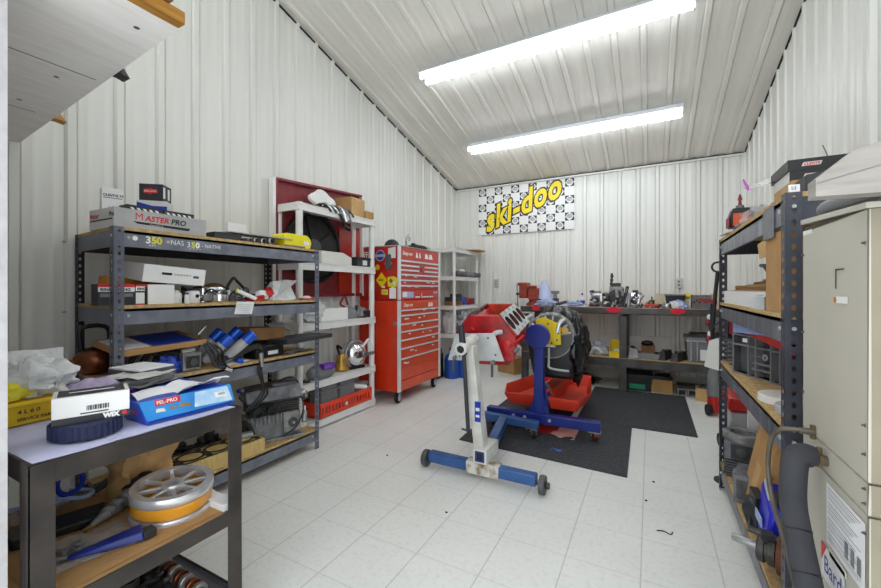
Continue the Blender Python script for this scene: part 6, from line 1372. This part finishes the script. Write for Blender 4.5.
# bottom shelf
z = .165
t = T('motor_cylinder','finned grey motor cylinder standing at the far end of the right rack bottom shelf','engine part',(.468,2.79,z),rot=(0,0,math.radians(-12)))
m = MB()
for k in range(6): m.box(-.085+.001*k,.085,-.095,.095,.012+.015*k,.021+.015*k,'grey_dk')
m.box(-.07,.07,-.08,.08,0,.10,'iron'); P('cooling_fins', m, t)
m = MB(); m.box(-.08,.08,-.09,.09,.10,.20,'engine_grey'); m.lathe([(.062,0),(.095,0),(.095,.035),(.09,.04),(.06,.04),(.058,-.05)],'cast',(0,0,.20),n=32,caps=False); m.disc((0,0,.16),(0,0,1),.06,'black',28); P('bore_body', m, t, bev=.006)
m = MB(); m.box(-.05,.05,-.098,-.09,.11,.19,'char'); m.lathe([(.022,0),(.028,.006),(.016,.008)],'iron',(.0,-.098,.15),(0,-1,0),n=18); P('port_flange', m, t)
m = MB(); m.lathe([(.02,0),(.026,.006),(.016,.008)],'iron',(-.08,.0,.15),(-1,0,0),n=18); P('port_flange', m, t)
t = T('motor_cylinder','low finned cylinder in front of the leaning brown carton on the right rack','engine part',(.445,2.49,z),rot=(0,0,math.radians(-15)))
m = MB()
for k in range(9): m.box(-.055,.055,-.10+.022*k,-.088+.022*k,.0,.135,'engine_grey')
m.box(-.045,.045,-.10,.10,.02,.115,'iron'); P('cooling_fins', m, t)
m = MB(); m.lathe([(.02,0),(.035,0),(.035,.02),(.02,.022)],'grey',(-.05,.04,.08),(-1,0,0),n=18); P('port_flange', m, t)
m = MB(); m.box(-.065,.065,-.15,.15,0,.40,'card'); m.box(-.0655,-.065,-.03,.05,.06,.22,'card_lt'); m.box(-.06,.06,-.145,.145,.4005,.402,'black')
S('leaning_carton','brown carton with tape leaning back on the right rack bottom shelf','box',m,.002,loc=(.475,2.31,z+.022),rot=(math.radians(8),math.radians(9),0),local=True)
BMC = t = T('blue_motor_cover','bright blue plastic engine cover on the right rack bottom shelf','engine cover',(.45,2.0,z))
m = MB(); m.hexa([(.395,1.86,z+.03),(.56,1.86,z+.02),(.56,2.10,z+.02),(.42,2.10,z+.04),(.42,1.86,z+.20),(.56,1.86,z+.23),(.56,2.10,z+.24),(.44,2.10,z+.23)],'plastic_blue'); P('cover_shell', m, t, bev=.014)
m = MB(); m.box(.404,.4085,1.93,2.03,z+.10,z+.135,'rag_blue'); P('white_badge', m, t)
m = MB(); m.tube([(.43,1.92,z+.22),(.43,1.98,z+.27),(.46,2.05,z+.26),(.47,2.1,z+.22)],.006,'grey_lt'); m.box(.44,.52,1.87,1.95,z+.225,z+.25,'char'); P('wiring', m, t)
BMC.location.y += .06; BMC.location.x -= .012
m = MB(); m.sphere((.42,2.19,z+.07),(.05,.085,.07),'char',16,12,amp=.2,seed=3,flat=z+.001); m.cyl((.385,2.16,z+.04),(.38,2.16,z+.04),.03,'iron'); m.box(.40,.47,2.12,2.24,z+.1,z+.16,'black'); S('black_carburettor','black carburettor lump beside the blue engine cover','engine part',m,.003)
t = T('crankshaft','steel crankshaft with round webs jutting over the right rack bottom shelf edge','crankshaft',(.40,1.86,z+.07))
d = Vector((.93,-.36,.0)).normalized(); p = Vector((.285,1.90,z+.085))
m = MB(); m.lathe([(.012,0),(.014,.003),(.014,.07),(.02,.072),(.02,.09)],'steel',p,d,n=18); P('shaft', m, t)
m = MB(); m.lathe([(.044,.08),(.048,.084),(.048,.102),(.040,.104),(.040,.112),(.049,.114),(.049,.134),(.040,.136)],'iron',p,d,n=28); P('bearings', m, t)
for a0, a1, r in ((.14,.162,.070),(.185,.207,.070)):
    m = MB(); m.lathe([(r-.004,a0),(r,a0+.004),(r,a1-.004),(r-.004,a1)],'rust' if a0 < .15 else 'iron',p,d,n=32); P('crank_web', m, t)
m = MB(); m.cyl(p+d*.05+Vector((0,0,.055)),p+d*.17+Vector((0,0,.05)),.012,'iron'); m.box(p.x+.08,p.x+.12,p.y-.06,p.y-.02,z+.12,z+.15,'char'); P('connecting_rod', m, t)
# things on the floor behind the right rack and hanging at its far end
z = .001
t = T('clear_tote','clear plastic tote with a red lid on the floor beyond the right rack','tote',(.62,3.22,z))
m = MB(); m.box(.455,.85,3.10,3.45,z+.17,z+.43,'grey_lt'); m.box(.46,.85,3.11,3.44,z,z+.17,'grey_dk'); P('tote_body', m, t, bev=.01)
m = MB(); m.box(.445,.86,3.09,3.46,z+.44,z+.52,'red'); m.box(.5,.8,3.15,3.4,z+.52,z+.57,'black'); P('tote_lid', m, t, bev=.008)
m = MB(); m.box(.52,.90,2.955,2.975,z,z+.50,'white')
S('white_sheet','white panel standing on the floor behind the far end of the right rack','panel',m,.002,loc=None)
m = MB(); m.lathe([(.03,-.014),(.042,-.012),(.042,.012),(.03,.014)],'black',(.40,3.04,.262),(1,.2,0),n=22); m.lathe([(.016,-.016),(.016,.016)],'iron',(.40,3.04,.262),(1,.2,0),n=14); m.box(.405,.425,3.0,3.08,.26,.32,'iron'); m.cyl((.42,3.04,.001),(.42,3.04,.26),.012,'iron'); m.cyl((.42,3.04,.001),(.42,3.04,.012),.06,'iron'); S('caster_stand','black caster wheel on a short pedestal beside the rack far post','wheel',m)
t = T('hanging_tool','long black bar tool hanging on the right rack far post','tool',(.345,3.0,.9))
m = MB(); m.tube([(.372,2.965,1.33),(.362,2.975,1.20),(.352,2.975,1.05),(.345,2.985,.80)],.011,'black'); m.torus((.372,2.965,1.36),(0,1,0),.03,.006,'black',18,6); P('bar', m, t)
m = MB(); m.hexa([(.27,2.97,1.145),(.37,2.97,1.125),(.37,3.0,1.125),(.27,3.0,1.145),(.27,2.97,1.165),(.37,2.97,1.155),(.37,3.0,1.155),(.27,3.0,1.165)],'wine'); P('grip', m, t)
m = MB(); m.hexa([(.30,2.935,.74),(.374,2.935,.72),(.374,2.95,.72),(.30,2.95,.74),(.325,2.935,.90),(.374,2.935,.92),(.374,2.95,.92),(.325,2.95,.90)],'offwhite'); m.tube([(.34,2.942,.91),(.335,2.94,.97),(.3745,2.93,1.02)],.004,'black'); S('white_tag','white paper tag hanging beside the right rack far post','paper tag',m)
m = MB()
for k in range(6): m.sphere((.332+.010*(k%3),3.02+.008*k,.90+.035*k),(.018,.018,.022),('wine','offwhite','char')[k%3],10,7)
m.tube([(.345,3.02,1.13),(.34,3.02,.9)],.006,'char'); S('cord_bundle','bundle of dark red and white cords hung behind the rack far post','cord',m)
t = T('vacuum_cleaner','small grey and red upright vacuum on the floor past the right rack','vacuum',(.52,4.6,z))
m = MB(); m.lathe([(.045,.02),(.05,.03),(.05,.17),(.04,.18)],'red',(.545,4.62,z),n=20); P('tank', m, t)
m = MB(); m.lathe([(.05,.18),(.055,.22),(.05,.40),(.03,.46)],'grey',(.545,4.62,z),n=20); P('motor_head', m, t)
m = MB(); m.lathe([(.05,-.02),(.055,0),(.05,.02)],'black',(.50,4.56,z+.056),(1,.2,0),n=18); P('wheel', m, t)

# ---------------------------------------------------------------- furnace cabinet (wall hung air handler) right foreground
AX, AY0, AY1 = .385, 1.095, 1.475
t = T('air_handler','tall beige sheet metal air handler cabinet at the right edge','air handler',(.66,1.285,0))
m = MB(); m.box(AX+.004,.95,AY0+.004,AY1,0,1.395,{'*':'ac','x-':'seam','y-':'seam'}); P('cabinet_body', m, t, bev=.003)
m = MB(); m.hexa([(AX-.004,AY0-.003,1.383),(.955,AY0-.003,1.383),(.955,AY1+.003,1.405),(AX-.004,AY1+.003,1.405),(AX-.004,AY0-.003,1.395),(.955,AY0-.003,1.395),(.955,AY1+.003,1.418),(AX-.004,AY1+.003,1.418)],'ac'); P('top_flange', m, t)
for z0, z1 in ((.832,1.382),(.766,.829),(.02,.763)):
    m = MB(); m.box(AX,AX+.006,AY0,AY1-.002,z0,z1,'ac'); m.box(AX,.95,AY0,AY0+.006,z0,z1,'ac_edge'); P('access_panel', m, t, bev=.002)
for y_, z_ in ((1.466,1.317),(1.109,1.315),(1.108,.944),(1.108,.885),(1.108,.815),(1.108,.785),(1.108,.725),(1.466,.93),(1.466,.70),(1.466,1.1)):
    m = MB(); m.lathe([(.0035,0),(.0035,.0012),(.0022,.0025),(.0022,.005)],'old_copper',(AX,y_,z_),(-1,0,0),n=8); P('screw', m, t)
m = MB(); m.quad((AX-.0006,1.302,.745),(AX-.0006,1.105,.745),(AX-.0006,1.105,.60),(AX-.0006,1.302,.60),'paper')
for k in range(22):
    if k % 6 == 5: continue
    w = .17-(k % 5)*.012
    m.quad((AX-.0010,1.294,.737-.006*k),(AX-.0010,1.294-w,.737-.006*k),(AX-.0010,1.294-w,.7352-.006*k),(AX-.0010,1.294,.7352-.006*k),'grey_lt' if k%2 else 'grey')
for k in range(3): m.quad((AX-.0012,1.20-.03*k,.66),(AX-.0012,1.182-.03*k,.66),(AX-.0012,1.182-.03*k,.622),(AX-.0012,1.20-.03*k,.622),'grey')
P('wiring_label', m, t)
m = MB(); m.quad((AX-.0006,1.335,.585),(AX-.0006,1.20,.585),(AX-.0006,1.20,.50),(AX-.0006,1.335,.50),'paper'); m.add([(AX-.001,1.335,.585),(AX-.001,1.300,.585),(AX-.001,1.335,.535)],[(0,1,2)],'logo_red')
m.text('Bard', .058, (AX-.0011,1.318,.520),(0,-1,0),(0,0,1),'logo_blue',bold=.0004,sx=.95); m.quad((AX-.0009,1.215,.54),(AX-.0009,1.20,.54),(AX-.0009,1.20,.50),(AX-.0009,1.215,.50),'royal'); P('brand_badge', m, t)
m = MB(); m.quad((AX-.0006,1.285,.592),(AX-.0006,1.19,.592),(AX-.0006,1.19,.574),(AX-.0006,1.285,.574),'offwhite'); P('serial_label', m, t)
m = MB(); m.quad((AX-.0006,1.252,1.204),(AX-.0006,1.185,1.204),(AX-.0006,1.185,1.188),(AX-.0006,1.252,1.188),'white'); m.disc((AX-.0009,1.252,1.196),(-1,0,0),.008,'orange_card',12); P('sticker', m, t)
m = MB(); m.box(AX-.001,AX,1.247,1.250,1.222,1.268,'char'); m.box(AX-.001,AX,1.205,1.250,1.265,1.268,'char'); P('knockout', m, t)
m = MB(); m.quad((AX-.0006,1.47,1.385),(AX-.0006,1.40,1.383),(AX-.0006,1.40,1.372),(AX-.0006,1.47,1.372),'white'); P('tape_strip', m, t)
t = T('insulated_pipe','thick black foam insulated pipe bending down from the air handler','pipe',(.31,1.2,0))
m = MB(); m.tube([(.355,1.30,.802),(.337,1.295,.806),(.322,1.29,.788),(.315,1.28,.70),(.315,1.245,.637),(.316,1.19,.565),(.319,1.12,.47),(.322,1.0,.28),(.325,.85,.004)],.027,'foam',n=18,sub=8); P('foam_sleeve', m, t)
for k, (c, d) in enumerate((((.315,1.245,.637),(0,-.6,-1)),((.316,1.19,.565),(0,-.7,-1)),((.319,1.12,.47),(0,-.7,-1)))):
    m = MB(); m.torus(c,d,.0265,.0022,'black',24,6); P('tape_seam', m, t)
m = MB(); m.cyl((.352,1.30,.800),(.386,1.302,.796),.013,'old_copper',n=14); m.cyl((.366,1.301,.798),(.374,1.302,.797),.017,'dull_brass',n=8); m.cyl((.37,1.301,.780),(.37,1.301,.828),.006,'dull_brass'); P('valve_fitting', m, t)
t = T('copper_line','thin dull copper line looping down beside the black insulated pipe','pipe',(.3,1.35,0))
m = MB(); m.tube([(.384,1.38,.842),(.345,1.385,.842),(.315,1.40,.83),(.303,1.425,.79),(.30,1.44,.71),(.302,1.40,.63),(.304,1.30,.575),(.306,1.20,.50),(.308,1.10,.42),(.308,.95,.2),(.308,.80,.004)],.0062,'old_copper',n=10,sub=8); P('tube', m, t)
m = MB(); m.cyl((.355,1.383,.842),(.386,1.38,.842),.009,'old_copper',n=12); m.box(.376,.386,1.374,1.387,.825,.86,'dull_brass'); P('fitting', m, t)
m = MB(); m.lathe([(.022,0),(.024,.01),(.024,.08),(.018,.10)],'grey',(.30,1.22,.40),(0,-.1,1),n=16); m.cyl((.30,1.22,.001),(.30,1.22,.40),.012,'grey'); S('filter_drier','grey capped pipe stub rising behind the insulated pipe','pipe',m)
m = MB(); m.tube([(.43,1.44,1.428),(.405,1.385,1.430),(.398,1.31,1.430),(.402,1.20,1.424),(.43,1.11,1.424),(.50,1.098,1.424)],.016,'grey',n=14,sub=8); m.torus((.43,1.445,1.428),(.4,1,0),.014,.005,'grey_dk',16,6); S('flexible_conduit','grey flexible conduit lying on top of the air handler','conduit',m)
m = MB(); m.tube([(.50,1.40,1.424),(.60,1.36,1.424),(.75,1.33,1.424)],.006,'black'); S('black_cable','black cable beside the conduit on the air handler','cable',m)
m = MB(); pl = [(.291,1.440),(.291,1.405),(.395,1.403),(1.015,1.403),(1.015,1.57),(.395,1.505),(.345,1.488)]
m.prism([(a, b) for a, b in pl],(0,1.04,0),(1,0,0),(0,0,1),(0,.045,0),'hood')
m.hexa([(.293,1.038,1.431),(.60,1.038,1.51),(.60,1.0396,1.51),(.293,1.0396,1.431),(.293,1.038,1.4318),(.60,1.038,1.5108),(.60,1.0396,1.5108),(.293,1.0396,1.4318)],'grey')
S('whitewashed_board','whitewashed wood board with a cut corner in front of the air handler top','board',m,.002)

# ---------------------------------------------------------------- camera, light
cam = bpy.data.cameras.new('camera'); co = bpy.data.objects.new('camera', cam); C.objects.link(co)
co.location = (0,0,1.22); co.rotation_euler = (PI/2,0,math.radians(28.146))
cam.sensor_fit = 'HORIZONTAL'; cam.sensor_width = 36; cam.lens = 391.6/881*36; cam.clip_start = .02
cam.shift_y = (289.5-294)/881.0
bpy.context.scene.camera = co
w = bpy.data.worlds.new('world'); bpy.context.scene.world = w; w.use_nodes = True
w.node_tree.nodes['Background'].inputs[0].default_value = (.92,.965,1.0,1); w.node_tree.nodes['Background'].inputs[1].default_value = 2.05
sc = bpy.context.scene
sc.view_settings.view_transform = 'Standard'; sc.view_settings.exposure = 0.22
sc.cycles.max_bounces = 8; sc.cycles.transparent_max_bounces = 12
sc.cycles.sample_clamp_indirect = 4
